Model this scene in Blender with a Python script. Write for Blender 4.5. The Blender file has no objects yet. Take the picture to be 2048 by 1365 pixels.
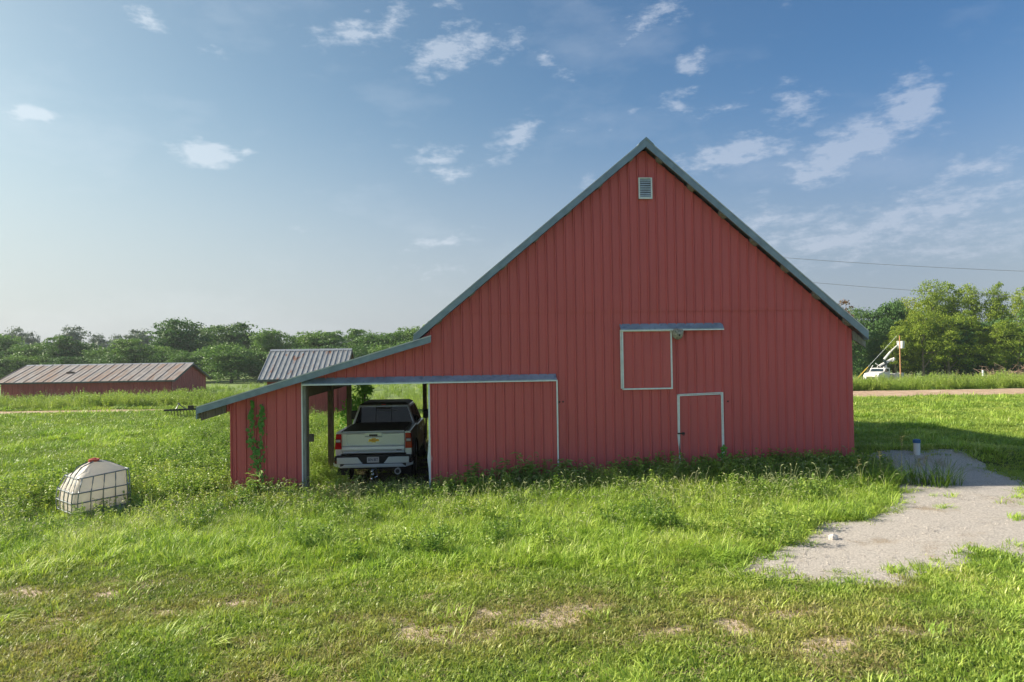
import bpy, math, random
import numpy as np
from mathutils import Vector, Matrix
R = math.radians
random.seed(7)
rng = np.random.default_rng(7)
scene = bpy.context.scene
COL = scene.collection

# ------------------------------------------------------------------ camera, sky, sun, exposure
F = 1400.0
CAM = Vector((0.0, -16.8, 3.3))
YAW, PITCH, ROLL = -4.57, 1.04, -0.85
cd = bpy.data.cameras.new('camera'); cam = bpy.data.objects.new('camera', cd); COL.objects.link(cam)
cd.sensor_width = 36; cd.lens = F / 2048 * 36; cd.clip_end = 6000; cd.clip_start = 0.1
RM = (Matrix.Rotation(R(YAW), 4, 'Z') @ Matrix.Rotation(R(90 + PITCH), 4, 'X') @ Matrix.Rotation(R(ROLL), 4, 'Z'))
cam.matrix_world = Matrix.Translation(CAM) @ RM
scene.camera = cam
R3 = np.array(RM.to_3x3())

SUN_EL, SUN_AZ = 31.0, 283.8          # azimuth clockwise from +Y: the sun stands to the left, slightly behind the barn
sd = bpy.data.lights.new('sun', 'SUN'); so = bpy.data.objects.new('sun', sd); COL.objects.link(so)
sd.energy = 3.1; sd.angle = R(0.6); sd.color = (1.0, 0.90, 0.74)
az = R(SUN_AZ)
sdir = Vector((math.sin(az) * math.cos(R(SUN_EL)), math.cos(az) * math.cos(R(SUN_EL)), math.sin(R(SUN_EL))))
so.rotation_euler = sdir.to_track_quat('Z', 'Y').to_euler(); so.location = (-30, 10, 40)

scene.view_settings.view_transform = 'Standard'; scene.view_settings.look = 'None'
scene.view_settings.exposure = 1.55; scene.view_settings.gamma = 1.0
scene.view_settings.use_curve_mapping = False

def ray(px, py):
    d = R3 @ np.array([(px - 1024) / F, -(py - 682.5) / F, -1.0])
    return d
def at(px, py, Y):                    # the point of the vertical plane y = Y seen at a pixel of the photograph
    d = ray(px, py); t = (Y - CAM.y) / d[1]
    return CAM.x + d[0] * t, CAM.z + d[2] * t
def atx(px, py, dist):                # the point at a given depth along the view
    d = ray(px, py)
    return (CAM.x + d[0] * dist, CAM.y + d[1] * dist, CAM.z + d[2] * dist)

# ---- world
w = bpy.data.worlds.new('World'); scene.world = w; w.use_nodes = True
nt = w.node_tree; nt.nodes.clear()
def N(tree, t, **kw):
    n = tree.nodes.new(t)
    for k, v in kw.items():
        if k.startswith('i_'):
            n.inputs[k[2:].replace('_', ' ')].default_value = v
        elif k.startswith('n_'):
            n.inputs[int(k[2:])].default_value = v
        else: setattr(n, k, v)
    return n
def math_(tree, op, a, b=None, clamp=False):
    n = tree.nodes.new('ShaderNodeMath'); n.operation = op; n.use_clamp = clamp
    for i, v in enumerate((a, b)):
        if v is None: continue
        if isinstance(v, (int, float)): n.inputs[i].default_value = v
        else: tree.links.new(v, n.inputs[i])
    return n.outputs[0]
def mixc(tree, fac, a, b, mode='MIX'):
    n = tree.nodes.new('ShaderNodeMix'); n.data_type = 'RGBA'; n.blend_type = mode
    for s, v in ((n.inputs['Factor'], fac), (n.inputs[6], a), (n.inputs[7], b)):
        if isinstance(v, (int, float)): s.default_value = v
        elif isinstance(v, tuple): s.default_value = v if len(v) == 4 else (*v, 1)
        else: tree.links.new(v, s)
    return n.outputs[2]
L = nt.links.new
sky = N(nt, 'ShaderNodeTexSky', sky_type='NISHITA', sun_disc=False, sun_elevation=R(SUN_EL), sun_rotation=R(SUN_AZ),
        altitude=200, air_density=1.0, dust_density=2.0, ozone_density=2.0)
tc = N(nt, 'ShaderNodeTexCoord')
sep = N(nt, 'ShaderNodeSeparateXYZ'); L(tc.outputs['Generated'], sep.inputs[0])
azn = math_(nt, 'ARCTAN2', sep.outputs[0], sep.outputs[1]); eln = math_(nt, 'ARCSINE', sep.outputs[2])
pos0 = N(nt, 'ShaderNodeCombineXYZ'); L(azn, pos0.inputs[0]); L(eln, pos0.inputs[1])
# milky air near the horizon
hz = N(nt, 'ShaderNodeMapRange', interpolation_type='SMOOTHERSTEP'); L(eln, hz.inputs[0])
hz.inputs[1].default_value = R(24); hz.inputs[2].default_value = R(-3); hz.inputs[3].default_value = 0; hz.inputs[4].default_value = 0.85
sunh = N(nt, 'ShaderNodeVectorMath', operation='DOT_PRODUCT'); L(tc.outputs['Generated'], sunh.inputs[0]); sunh.inputs[1].default_value = (math.sin(R(SUN_AZ)), math.cos(R(SUN_AZ)), 0)
leftn = N(nt, 'ShaderNodeMapRange', interpolation_type='SMOOTHSTEP'); L(sunh.outputs['Value'], leftn.inputs[0])
leftn.inputs[1].default_value = -.45; leftn.inputs[2].default_value = .85
hzcol = mixc(nt, leftn.outputs[0], (1.144, 1.250, 1.452, 1), (1.760, 1.866, 2.024, 1))
tint = mixc(nt, leftn.outputs[0], (0.207, 0.321, 0.400, 1), (0.396, 0.418, 0.352, 1))
anti = N(nt, 'ShaderNodeMapRange', interpolation_type='SMOOTHSTEP'); L(sunh.outputs['Value'], anti.inputs[0])     # the sky pales again opposite the sun
anti.inputs[1].default_value = -.3; anti.inputs[2].default_value = -1.0
tint = mixc(nt, anti.outputs[0], tint, (0.440, 0.510, 0.510, 1)); hzcol = mixc(nt, anti.outputs[0], hzcol, (1.848, 1.980, 2.112, 1))
base = mixc(nt, 1.0, sky.outputs[0], tint, 'MULTIPLY')
c1 = mixc(nt, hz.outputs[0], base, hzcol)
# clouds: each one a ragged ellipse in azimuth/elevation
wn = N(nt, 'ShaderNodeTexNoise', i_Scale=9.0, i_Detail=5.0, i_Roughness=0.6); L(pos0.outputs[0], wn.inputs['Vector'])
ws = N(nt, 'ShaderNodeVectorMath', operation='SUBTRACT'); L(wn.outputs['Color'], ws.inputs[0]); ws.inputs[1].default_value = (.5, .5, .5)
wm = N(nt, 'ShaderNodeVectorMath', operation='SCALE'); L(ws.outputs[0], wm.inputs[0]); wm.inputs['Scale'].default_value = 0.05
wa = N(nt, 'ShaderNodeVectorMath', operation='ADD'); L(pos0.outputs[0], wa.inputs[0]); L(wm.outputs[0], wa.inputs[1])
CLOUDS = [  # centre px, py, half width, half height, tilt (deg, up to the right), strength
 (292,36,30,15,-18,1.05),(66,224,38,12,3,1.35),(412,300,50,18,0,1.35),(490,296,30,10,20,.7),(428,106,26,11,-6,.8),
 (700,62,80,26,8,.85),(790,42,42,28,35,.75),(905,108,78,30,12,1.0),(955,92,40,26,-30,.8),(1015,90,42,18,40,.8),(890,10,34,18,-8,.75),
 (880,325,50,24,12,.8),(895,352,46,14,6,.8),(1028,272,50,24,35,.95),(1110,118,50,18,-25,.75),(1135,135,26,12,-10,.6),
 (1310,20,80,22,14,.8),(1270,50,50,16,35,.7),(1385,122,32,18,0,.95),(1350,204,36,22,15,.85),(1450,212,80,14,6,.6),(1595,206,56,28,-8,.85),
 (1560,12,22,16,30,.6),(1825,210,48,40,42,1.15),(1470,312,92,26,12,1.0),(1690,292,110,34,14,1.15),(1620,330,70,24,6,.9),(1885,250,24,22,40,.55),
 (1940,332,80,26,14,.85),(1265,225,14,10,30,.6),(1225,256,18,9,20,.6),(1175,362,24,16,30,.7),(1820,385,90,20,8,.55),
 (1560,440,130,26,3,.8),(1850,420,190,38,10,.85),(1700,475,260,46,4,.85),(1950,480,140,36,5,.75),(1640,520,200,26,0,.6),
 (885,482,80,14,9,.75),(870,548,110,16,2,.5),(610,306,12,7,0,.5),(730,515,50,8,0,.4),(590,460,70,8,0,.35),(1520,395,60,22,25,.5),
 (1170,240,60,18,20,.45),(800,285,40,14,0,.45)]
prev = None
for (cx, cy, hw, hh, tilt, st) in CLOUDS:
    d = ray(cx, cy); d = d / np.linalg.norm(d)
    ca, ce = math.atan2(d[0], d[1]), math.asin(d[2])
    k = d @ (R3 @ np.array([0, 0, -1.0]))
    m = N(nt, 'ShaderNodeMapping', vector_type='TEXTURE'); L(wa.outputs[0], m.inputs['Vector'])
    m.inputs['Location'].default_value = (ca, ce, 0)
    m.inputs['Rotation'].default_value = (0, 0, R(tilt))
    s = 2.3
    m.inputs['Scale'].default_value = (hw * s / F * k, hh * s / F * k, 1000)
    g = N(nt, 'ShaderNodeTexGradient', gradient_type='SPHERICAL'); L(m.outputs[0], g.inputs[0])
    v = math_(nt, 'MULTIPLY', g.outputs['Fac'], st)
    prev = v if prev is None else math_(nt, 'MAXIMUM', prev, v)
m2 = N(nt, 'ShaderNodeMapping'); L(pos0.outputs[0], m2.inputs['Vector']); m2.inputs['Rotation'].default_value = (0, 0, R(-12)); m2.inputs['Scale'].default_value = (1, 2.4, 1)
fn = N(nt, 'ShaderNodeTexNoise', i_Scale=30.0, i_Detail=9.0, i_Roughness=0.66); L(m2.outputs[0], fn.inputs['Vector'])
# thin wisps everywhere in the sky, in view or not
gn = N(nt, 'ShaderNodeTexNoise', i_Scale=3.4, i_Detail=8.0, i_Roughness=0.6); L(m2.outputs[0], gn.inputs['Vector'])
gw = N(nt, 'ShaderNodeMapRange'); L(gn.outputs[0], gw.inputs[0]); gw.inputs[1].default_value = .52; gw.inputs[2].default_value = .80; gw.inputs[3].default_value = 0; gw.inputs[4].default_value = .24
fns = math_(nt, 'MULTIPLY', math_(nt, 'SUBTRACT', fn.outputs[0], 0.5), 3.6)
dens = math_(nt, 'ADD', math_(nt, 'MULTIPLY', prev, 1.9), math_(nt, 'SUBTRACT', fns, 0.62))
dens = math_(nt, 'MULTIPLY', dens, math_(nt, 'MULTIPLY', prev, 4.0, True), True)
cr = N(nt, 'ShaderNodeMapRange', interpolation_type='SMOOTHSTEP'); L(dens, cr.inputs[0]); cr.inputs[1].default_value = 0.0; cr.inputs[2].default_value = 1.9; cr.inputs[4].default_value = .80
allc = math_(nt, 'MAXIMUM', cr.outputs[0], gw.outputs[0])
clcol = mixc(nt, leftn.outputs[0], (1.848, 2.024, 2.376, 1), (2.816, 2.992, 3.168, 1))
c2 = mixc(nt, allc, c1, clcol)
bg = N(nt, 'ShaderNodeBackground'); L(c2, bg.inputs[0]); bg.inputs[1].default_value = 0.12
wo = N(nt, 'ShaderNodeOutputWorld'); L(bg.outputs[0], wo.inputs[0])

# ------------------------------------------------------------------ helpers
class MB:
    def __init__(s): s.v = []; s.f = []
    def add(s, vs, fs):
        o = len(s.v); s.v += [tuple(p) for p in vs]; s.f += [tuple(i + o for i in q) for q in fs]; return s
    def box(s, x0, y0, z0, x1, y1, z1, M=None):
        vs = [(x0,y0,z0),(x1,y0,z0),(x1,y1,z0),(x0,y1,z0),(x0,y0,z1),(x1,y0,z1),(x1,y1,z1),(x0,y1,z1)]
        if M is not None: vs = [tuple(M @ Vector(p)) for p in vs]
        return s.add(vs, [(0,3,2,1),(4,5,6,7),(0,1,5,4),(1,2,6,5),(2,3,7,6),(3,0,4,7)])
    def hexa(s, vs):                      # eight corners: bottom ring then top ring
        return s.add(vs, [(0,3,2,1),(4,5,6,7),(0,1,5,4),(1,2,6,5),(2,3,7,6),(3,0,4,7)])
    def prism(s, poly, a0, a1, axis='y'):  # poly in the two other axes, extruded a0..a1
        n = len(poly)
        def P(u, v, a):
            return {'y': (u, a, v), 'x': (a, u, v), 'z': (u, v, a)}[axis]
        vs = [P(u, v, a0) for u, v in poly] + [P(u, v, a1) for u, v in poly]
        fs = [tuple(range(n)), tuple(range(2*n-1, n-1, -1))] + [(i, i+n, (i+1) % n + n, (i+1) % n) for i in range(n)]
        return s.add(vs, fs)
    def tube(s, pts, r, n=6, cap=True):
        pts = [Vector(p) for p in pts]; rs = r if isinstance(r, (list, tuple)) else [r]*len(pts)
        rings = []
        up = Vector((0, 0, 1))
        for i, p in enumerate(pts):
            d = (pts[min(i+1, len(pts)-1)] - pts[max(i-1, 0)]).normalized()
            u = up if abs(d.dot(up)) < .93 else Vector((1, 0, 0))
            a = d.cross(u).normalized(); b = d.cross(a).normalized()
            rings.append([p + (a*math.cos(2*math.pi*k/n) + b*math.sin(2*math.pi*k/n))*rs[i] for k in range(n)])
        vs = [q for rg in rings for q in rg]; fs = []
        for i in range(len(pts)-1):
            for k in range(n):
                fs.append((i*n+k, i*n+(k+1) % n, (i+1)*n+(k+1) % n, (i+1)*n+k))
        if cap: fs += [tuple(range(n-1, -1, -1)), tuple((len(pts)-1)*n+k for k in range(n))]
        return s.add(vs, fs)
    def ball(s, c, r, n=10, m=6, sq=(1,1,1), jit=0):
        vs = []; fs = []
        for j in range(m+1):
            t = math.pi*j/m
            for k in range(n):
                p = 2*math.pi*k/n; q = 1 + random.uniform(-jit, jit)
                vs.append((c[0]+r*sq[0]*q*math.sin(t)*math.cos(p), c[1]+r*sq[1]*q*math.sin(t)*math.sin(p), c[2]+r*sq[2]*q*math.cos(t)))
        for j in range(m):
            for k in range(n): fs.append((j*n+k, j*n+(k+1) % n, (j+1)*n+(k+1) % n, (j+1)*n+k))
        return s.add(vs, fs)
    def build(s, name, mat_, parent=None, smooth=False, loc=None, M=None, bevel=0):
        me = bpy.data.meshes.new(name); me.from_pydata(s.v, [], s.f); me.update()
        if mat_: me.materials.append(mat_)
        if smooth: me.polygons.foreach_set('use_smooth', [True]*len(me.polygons))
        o = bpy.data.objects.new(name, me); COL.objects.link(o)
        if parent: o.parent = parent
        if loc: o.location = loc
        if bevel:
            b = o.modifiers.new('bevel', 'BEVEL'); b.width = bevel; b.segments = 2; b.limit_method = 'ANGLE'; b.angle_limit = R(40)
        return o
def tag(o, label=None, cat=None, group=None, kind=None):
    if label: o['label'] = label
    if cat: o['category'] = cat
    if group: o['group'] = group
    if kind: o['kind'] = kind
    return o
def empty(name, loc, rz=0, label=None, cat=None, group=None):
    o = bpy.data.objects.new(name, None); COL.objects.link(o); o.location = loc; o.rotation_euler = (0, 0, rz); o.empty_display_size = .2
    return tag(o, label, cat, group)
def copy_tree(o, parent=None):
    c = o.copy(); COL.objects.link(c)
    if parent: c.parent = parent
    for ch in list(o.children): copy_tree(ch, c)
    return c

def mat(name, col, rough=.6, metal=0.0, var=0.12, vscale=3.0, bump=0.0, bscale=40.0, stretch=(1,1,1), col2=None, c2at=(.5,.7), c2scale=2.0, spec=.5, trans=0, emit=None, alpha=None):
    m = bpy.data.materials.new(name); m.use_nodes = True; t = m.node_tree; b = t.nodes['Principled BSDF']
    tcn = N(t, 'ShaderNodeTexCoord'); mp = N(t, 'ShaderNodeMapping'); t.links.new(tcn.outputs['Object'], mp.inputs[0]); mp.inputs['Scale'].default_value = stretch
    n1 = N(t, 'ShaderNodeTexNoise', i_Scale=vscale, i_Detail=5.0, i_Roughness=.6); t.links.new(mp.outputs[0], n1.inputs['Vector'])
    lo = tuple(c*(1-var*1.6) for c in col); hi = tuple(min(1, c*(1+var*1.6)) for c in col)
    mr = N(t, 'ShaderNodeMapRange'); t.links.new(n1.outputs[0], mr.inputs[0]); mr.inputs[1].default_value = .3; mr.inputs[2].default_value = .7
    c = mixc(t, mr.outputs[0], lo, hi)
    if col2:
        n2 = N(t, 'ShaderNodeTexNoise', i_Scale=c2scale, i_Detail=8.0, i_Roughness=.65); t.links.new(mp.outputs[0], n2.inputs['Vector'])
        m2_ = N(t, 'ShaderNodeMapRange', interpolation_type='SMOOTHSTEP'); t.links.new(n2.outputs[0], m2_.inputs[0]); m2_.inputs[1].default_value = c2at[0]; m2_.inputs[2].default_value = c2at[1]
        c = mixc(t, m2_.outputs[0], c, col2)
    t.links.new(c, b.inputs['Base Color'])
    b.inputs['Roughness'].default_value = rough; b.inputs['Metallic'].default_value = metal; b.inputs['Specular IOR Level'].default_value = spec
    if trans: b.inputs['Transmission Weight'].default_value = trans
    if bump:
        n3 = N(t, 'ShaderNodeTexNoise', i_Scale=bscale, i_Detail=4.0); t.links.new(mp.outputs[0], n3.inputs['Vector'])
        bp = N(t, 'ShaderNodeBump', i_Strength=bump, i_Distance=.02); t.links.new(n3.outputs[0], bp.inputs['Height']); t.links.new(bp.outputs[0], b.inputs['Normal'])
    return m

# numpy value noise
_P = rng.permutation(4096); _V = rng.random(4096)
def vnoise(x, y, seed=0):
    x = np.asarray(x, float); y = np.asarray(y, float)
    xi = np.floor(x).astype(np.int64); yi = np.floor(y).astype(np.int64); xf = x - xi; yf = y - yi
    xf = xf*xf*(3-2*xf); yf = yf*yf*(3-2*yf)
    def h(a, b): return _V[_P[(_P[(a + seed*131) & 4095] + b) & 4095]]
    return (h(xi, yi)*(1-xf) + h(xi+1, yi)*xf)*(1-yf) + (h(xi, yi+1)*(1-xf) + h(xi+1, yi+1)*xf)*yf
def fbm(x, y, o=4, seed=0):
    s = 0; a = .5; t = 0
    for i in range(o):
        s = s + a*vnoise(np.asarray(x)*2**i, np.asarray(y)*2**i, seed+i*7); t += a; a *= .5
    return s/t
def sstep(a, b, x):
    t = np.clip((np.asarray(x, float)-a)/(b-a), 0, 1); return t*t*(3-2*t)
def gz(X, Y):                          # height of the ground
    X = np.asarray(X, float); Y = np.asarray(Y, float)
    near = 1 - sstep(14, 34, np.abs(Y))
    z = .30*sstep(-3, 9, X)*near
    z = z - .12*np.exp(-((X+1.9)/1.3)**2)*sstep(-1.5, .5, Y)*(1-sstep(9, 13, Y))
    z = z - .9*sstep(40, 115, Y) - 1.5*sstep(38, 80, Y)*sstep(0, 25, X)
    z = z + .10*(fbm(X/6, Y/6, 3, 3)-.5) + .35*(fbm(X/30, Y/30, 2, 9)-.5)*sstep(18, 60, Y)
    z = z + .42*np.exp(-((X-13.2)/2.6)**2 - ((Y-.7+.12*(X-13))/.85)**2)      # heap of gravel
    z = z + .22*np.exp(-((X-10.6)/1.2)**2 - ((Y-1.2)/.7)**2)
    return z
def gpt(px, py):                       # where the ray of a pixel meets the ground
    d = ray(px, py); lo, hi = .5, 400.0
    t = np.linspace(1, 400, 4000)
    zz = CAM.z + d[2]*t - gz(CAM.x + d[0]*t, CAM.y + d[1]*t)
    k = np.argmax(zz < 0); tt = t[k]
    return CAM.x + d[0]*tt, CAM.y + d[1]*tt
def inpoly(X, Y, poly):
    X = np.asarray(X); Y = np.asarray(Y); r = np.zeros(X.shape, bool); n = len(poly)
    for i in range(n):
        (x1, y1), (x2, y2) = poly[i], poly[(i+1) % n]
        c = ((y1 > Y) != (y2 > Y)) & (X < (x2-x1)*(Y-y1)/((y2-y1)+1e-12)+x1); r ^= c
    return r
def pdist(X, Y, poly):                 # signed distance, positive inside
    X = np.asarray(X, float); Y = np.asarray(Y, float); d = np.full(X.shape, 1e9); n = len(poly)
    for i in range(n):
        (x1, y1), (x2, y2) = poly[i], poly[(i+1) % n]
        dx, dy = x2-x1, y2-y1; t = np.clip(((X-x1)*dx+(Y-y1)*dy)/(dx*dx+dy*dy+1e-12), 0, 1)
        d = np.minimum(d, np.hypot(X-x1-t*dx, Y-y1-t*dy))
    return np.where(inpoly(X, Y, poly), d, -d)
# ------------------------------------------------------------------ materials
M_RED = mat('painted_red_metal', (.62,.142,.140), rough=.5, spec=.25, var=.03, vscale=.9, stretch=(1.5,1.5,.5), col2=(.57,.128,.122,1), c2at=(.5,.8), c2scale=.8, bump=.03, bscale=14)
M_RED2 = mat('weathered_red_siding', (.38,.085,.08), rough=.6, var=.12, vscale=2.2, stretch=(3,3,.4), bump=.1)
M_RED3 = mat('shade_dark_siding', (.16,.04,.036), rough=.7, var=.2, vscale=2)  # siding red darkened to paint in the dimness under the lean-to
M_BLUE = mat('grey_blue_trim', (.225,.295,.35), rough=.38, metal=.15, var=.12, vscale=4, col2=(.28,.37,.42,1), c2at=(.55,.75), c2scale=5, bump=.05)
M_WHITE = mat('white_trim', (.80,.85,.85), rough=.45, var=.06, vscale=9)
M_GALV = mat('galvanised_roof', (.42,.44,.46), rough=.38, metal=.45, var=.1, vscale=3, stretch=(1,1,1))
M_RUST = mat('streaked_roof', (.36,.37,.37), rough=.5, metal=.25, var=.12, vscale=5, col2=(.30,.12,.055,1), c2at=(.56,.66), c2scale=1.6, stretch=(1.6,.5,.5))
M_RUST2 = mat('rusty_old_roof', (.25,.23,.22), rough=.75, metal=.0, var=.22, vscale=2.5, col2=(.25,.165,.12,1), c2at=(.46,.66), c2scale=.9, stretch=(1.5,.35,.35), bump=.1)
M_WOOD = mat('weathered_wood', (.15,.12,.09), rough=.85, var=.3, vscale=5, stretch=(6,6,.8), bump=.3, bscale=30)
M_WOODG = mat('grey_wood', (.24,.24,.215), rough=.85, var=.22, vscale=6, stretch=(6,6,.8), bump=.3, bscale=30)
M_DARK = mat('dark_iron', (.03,.028,.027), rough=.6, var=.2)
M_FLASH = mat('dull_flashing', (.30,.37,.45), rough=.4, metal=.2, var=.16, vscale=3, col2=(.2,.26,.33,1), c2at=(.5,.7), c2scale=7)

# ------------------------------------------------------------------ barn
barn = empty('barn', (0,0,0), 0, 'big red metal-sided barn with a steep gable and an open lean-to on its left', 'barn')
LN = 11.2                                          # length front to back
XL, XM, XJ, XR = -5.27, -.62, -3.62, 9.88          # lean-to corner, main wall, jamb, right corner
apx, apz = 4.72, 8.55
def rake(x):                                       # underside of main roof at the wall
    return 8.42 - (apx-x)*.852 if x < apx else 8.42 - (x-apx)*.877*1.10
# measured outlines of the roofs at the fascia plane
YF = -.27
A = at(1292,279,YF); Bl = at(827,671,YF); Br = at(1737,664,YF); Ll = at(393,816,YF); Lr = at(862,673,YF)
def line(p, q): 
    k = (q[1]-p[1])/(q[0]-p[0]); return lambda x: p[1]+k*(x-p[0])
roofL = line(Bl, A); roofR = line(A, Br); roofN = line(Ll, Lr)
TH = .15
def main_top(x): return (roofL(x) if x < A[0] else roofR(x)) - TH*1.2
def lean_top(x): return roofN(x) - TH*1.05
PIT = .2286
PROF = [(0,0),(.010,-.034),(.030,-.034),(.042,0),(.043,.014),(.054,.014),(.056,0),(.128,0),(.131,-.004),(.139,-.004),(.142,0),(PIT,0)]
def strip(x0, x1, bot, top, y, parent, mat_=M_RED, name='siding_panel', prof=PROF):
    vs = []; fs = []; wob = random.uniform(-.001,.001)
    us = [(u,h) for u,h in prof if u < x1-x0-1e-4] + [(x1-x0, 0)]
    if us[-2][1] != 0: us[-1] = (x1-x0, us[-2][1])
    lean = random.uniform(-.0015,.0015)
    for u,h in us:
        x = x0+u; b, t_ = bot(x), top(x)
        if t_ < b+.01: t_ = b+.01
        vs += [(x-.0005, y+h+wob, b), (x-.0005+lean, y+h-wob, t_)]
    for i in range(len(us)-1): fs.append((2*i, 2*i+2, 2*i+3, 2*i+1))
    n = len(vs); a, b_ = us[0], us[-1]
    vs += [(x0, y+.03, bot(x0)), (x0, y+.03, max(top(x0),bot(x0)+.01)), (x1, y+.03, bot(x1)), (x1, y+.03, max(top(x1),bot(x1)+.01))]
    fs += [(n, n+1, n+3, n+2), (0,1,n+1,n), (2*len(us)-2, n+2, n+3, 2*len(us)-1)]
    m = MB(); m.v = vs; m.f = fs
    return m.build(name, mat_, parent)
def run(x0, x1, bot, top, y, parent, phase=0, **k):
    x = x0
    nx = x0 + ((phase - x0) % PIT)
    if nx - x < .05: nx += PIT
    while x < x1 - .01:
        e = min(nx, x1)
        if x1 - e < .03: e = x1
        mid = (x+e)/2
        if max(top(x), top(e)) > min(bot(x), bot(e)) + .03:
            strip(x, e, bot, top, y, parent, **k)
        x = e; nx = e + PIT
SEAM = at(1100,624,0)[1]
ph = at(1035,625,0)[0]
base = lambda x: float(gz(x, 0)) - .03
hd = at(757,750,0)[1]
run(XM, XR, base, lambda x: min(SEAM, main_top(x)), 0, barn, ph)
run(XM, XR, lambda x: SEAM-.02, main_top, -.020, barn, ph)
run(XJ, XM, lambda x: hd-.1, lambda x: min(lean_top(x)+.03, 9), 0, barn, ph)
phl = at(380+745/6.823,840,0)[0]
run(XL, XJ, base, lambda x: lean_top(x)+.02, 0, barn, phl)
# the little step of siding under the lean-to eave
run(XL-.07, XL, lambda x: at(458,822,0)[1]-.02, lambda x: lean_top(x)+.02, -.004, barn, phl)
MB().prism([(XL-.19, lean_top(XL-.19)-.01),(XL-.07, lean_top(XL-.07)-.01),(XL-.07, lean_top(XL)-.19),(XL-.19, lean_top(XL)-.18)], -.012, .012).build('siding_corner', M_RED, barn)

# side and back walls of the main barn (out of the picture), ribbed
def sidewall(name, x, y0, y1, top, outward, mt=None):
    m = MB(); y = y0
    zb = -.1
    m.box(min(x, x-outward*.03), y0, zb, max(x, x-outward*.03), y1, top)
    while y < y1-.1:
        m.box(min(x, x+outward*.02), y, zb, max(x, x+outward*.02), y+.035, top); y += PIT
    return m.build(name, mt or M_RED, barn)
eaveR = main_top(XR); eaveL = main_top(XM)
sidewall('side_wall', XR, .03, LN, eaveR, 1)
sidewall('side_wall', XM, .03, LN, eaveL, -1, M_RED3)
m = MB(); m.prism([(XM,-.1),(XR,-.1),(XR,eaveR),(A[0],main_top(A[0])),(XM,eaveL)], LN-.04, LN)
x = XM
while x < XR-.1:
    m.prism([(x,-.1),(x+.035,-.1),(x+.035,main_top(x+.035)-.02),(x,main_top(x)-.02)], LN, LN+.02); x += PIT
m.build('back_wall', M_RED, barn)
# framing seen inside the lean-to
YB = 10.9
posts = [(XJ+.06, .14), (XJ+.02, 3.6), (XJ, 7.2), (XJ, YB)]
for i, (x, y) in enumerate(posts):
    MB().box(x-(.05 if i == 0 else .075), y-.07, float(gz(x,y))-.1, x+(.05 if i == 0 else .075), y+.08, lean_top(x)-.16).build('post', M_WOOD, barn)
MB().box(XJ+.015, -.035, float(gz(XJ,0))-.05, XJ+.085, .06, hd-.03).build('door_jamb', M_WOODG, barn)
MB().box(XJ-.012, -.045, float(gz(XJ,0))-.05, XJ+.014, .05, hd-.03).build('jamb_trim', M_WHITE, barn)
MB().box(-1.33, YB-.08, 0, -1.17, YB+.08, lean_top(-1.25)).build('post', M_WOOD, barn)
for x in (XL+.08,):
    MB().box(x-.05, .05, lean_top(x)-.3, x+.05, LN, lean_top(x)-.05).build('beam', M_WOOD, barn)
MB().box(XJ-.06, .22, lean_top(XJ)-.36, XJ+.05, LN, lean_top(XJ)-.12).build('beam', M_WOOD, barn)
MB().box(-1.3, .25, lean_top(-1.25)-.28, -1.2, LN, lean_top(-1.25)-.08).build('beam', M_WOOD, barn)
for i in range(9):                                 # rafters
    y = .35 + i*1.3
    MB().prism([(Ll[0]+.1, roofN(Ll[0]+.1)-.23),(XM-.03, roofN(XM)-.23),(XM-.03, roofN(XM)-.09),(Ll[0]+.1, roofN(Ll[0]+.1)-.09)], y, y+.05).build('rafter', M_WOOD, barn)
for i in range(5):                                 # purlins
    x = XL + .2 + i*.95
    MB().box(x, -.2, roofN(x)-.09, x+.09, LN+.2, roofN(x)-.045).build('purlin', M_WOOD, barn)
# block nailed to the front post
MB().box(XJ+.11, .2, 1.28, XJ+.21, .3, 1.46).build('wood_block', M_WOOD, barn)
# grain door boards: interior darkness comes from the closed barn itself
MB().box(XJ+.13, .02, hd-.12, XM, .1, hd+.06).build('header_beam', M_WOOD, barn)

# roofs: slab + standing ribs, one panel per metre
def roof(x0, x1, fn, y0, y1, thick, mat_, name='roof_panel'):
    y = y0; 
    while y < y1-.01:
        e = min(y+.9144, y1); m = MB()
        m.prism([(x0, fn(x0)-thick),(x1, fn(x1)-thick),(x1, fn(x1)-.012),(x0, fn(x0)-.012)], y+.002, e-.002)
        for k in range(4):
            yy = y+.02+k*PIT
            if yy+.04 < e: m.prism([(x0, fn(x0)-.013),(x1, fn(x1)-.013),(x1, fn(x1)+.01),(x0, fn(x0)+.01)], yy, yy+.035)
        m.build(name, mat_, barn); y = e
roof(Bl[0]+.02, A[0], roofL, YF+.03, LN+.35, .045, M_GALV)
roof(A[0], Br[0]-.02, roofR, YF+.03, LN+.35, .045, M_GALV)
roof(Ll[0]+.02, XM-.02, roofN, YF+.03, LN+.35, .045, M_GALV)
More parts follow.
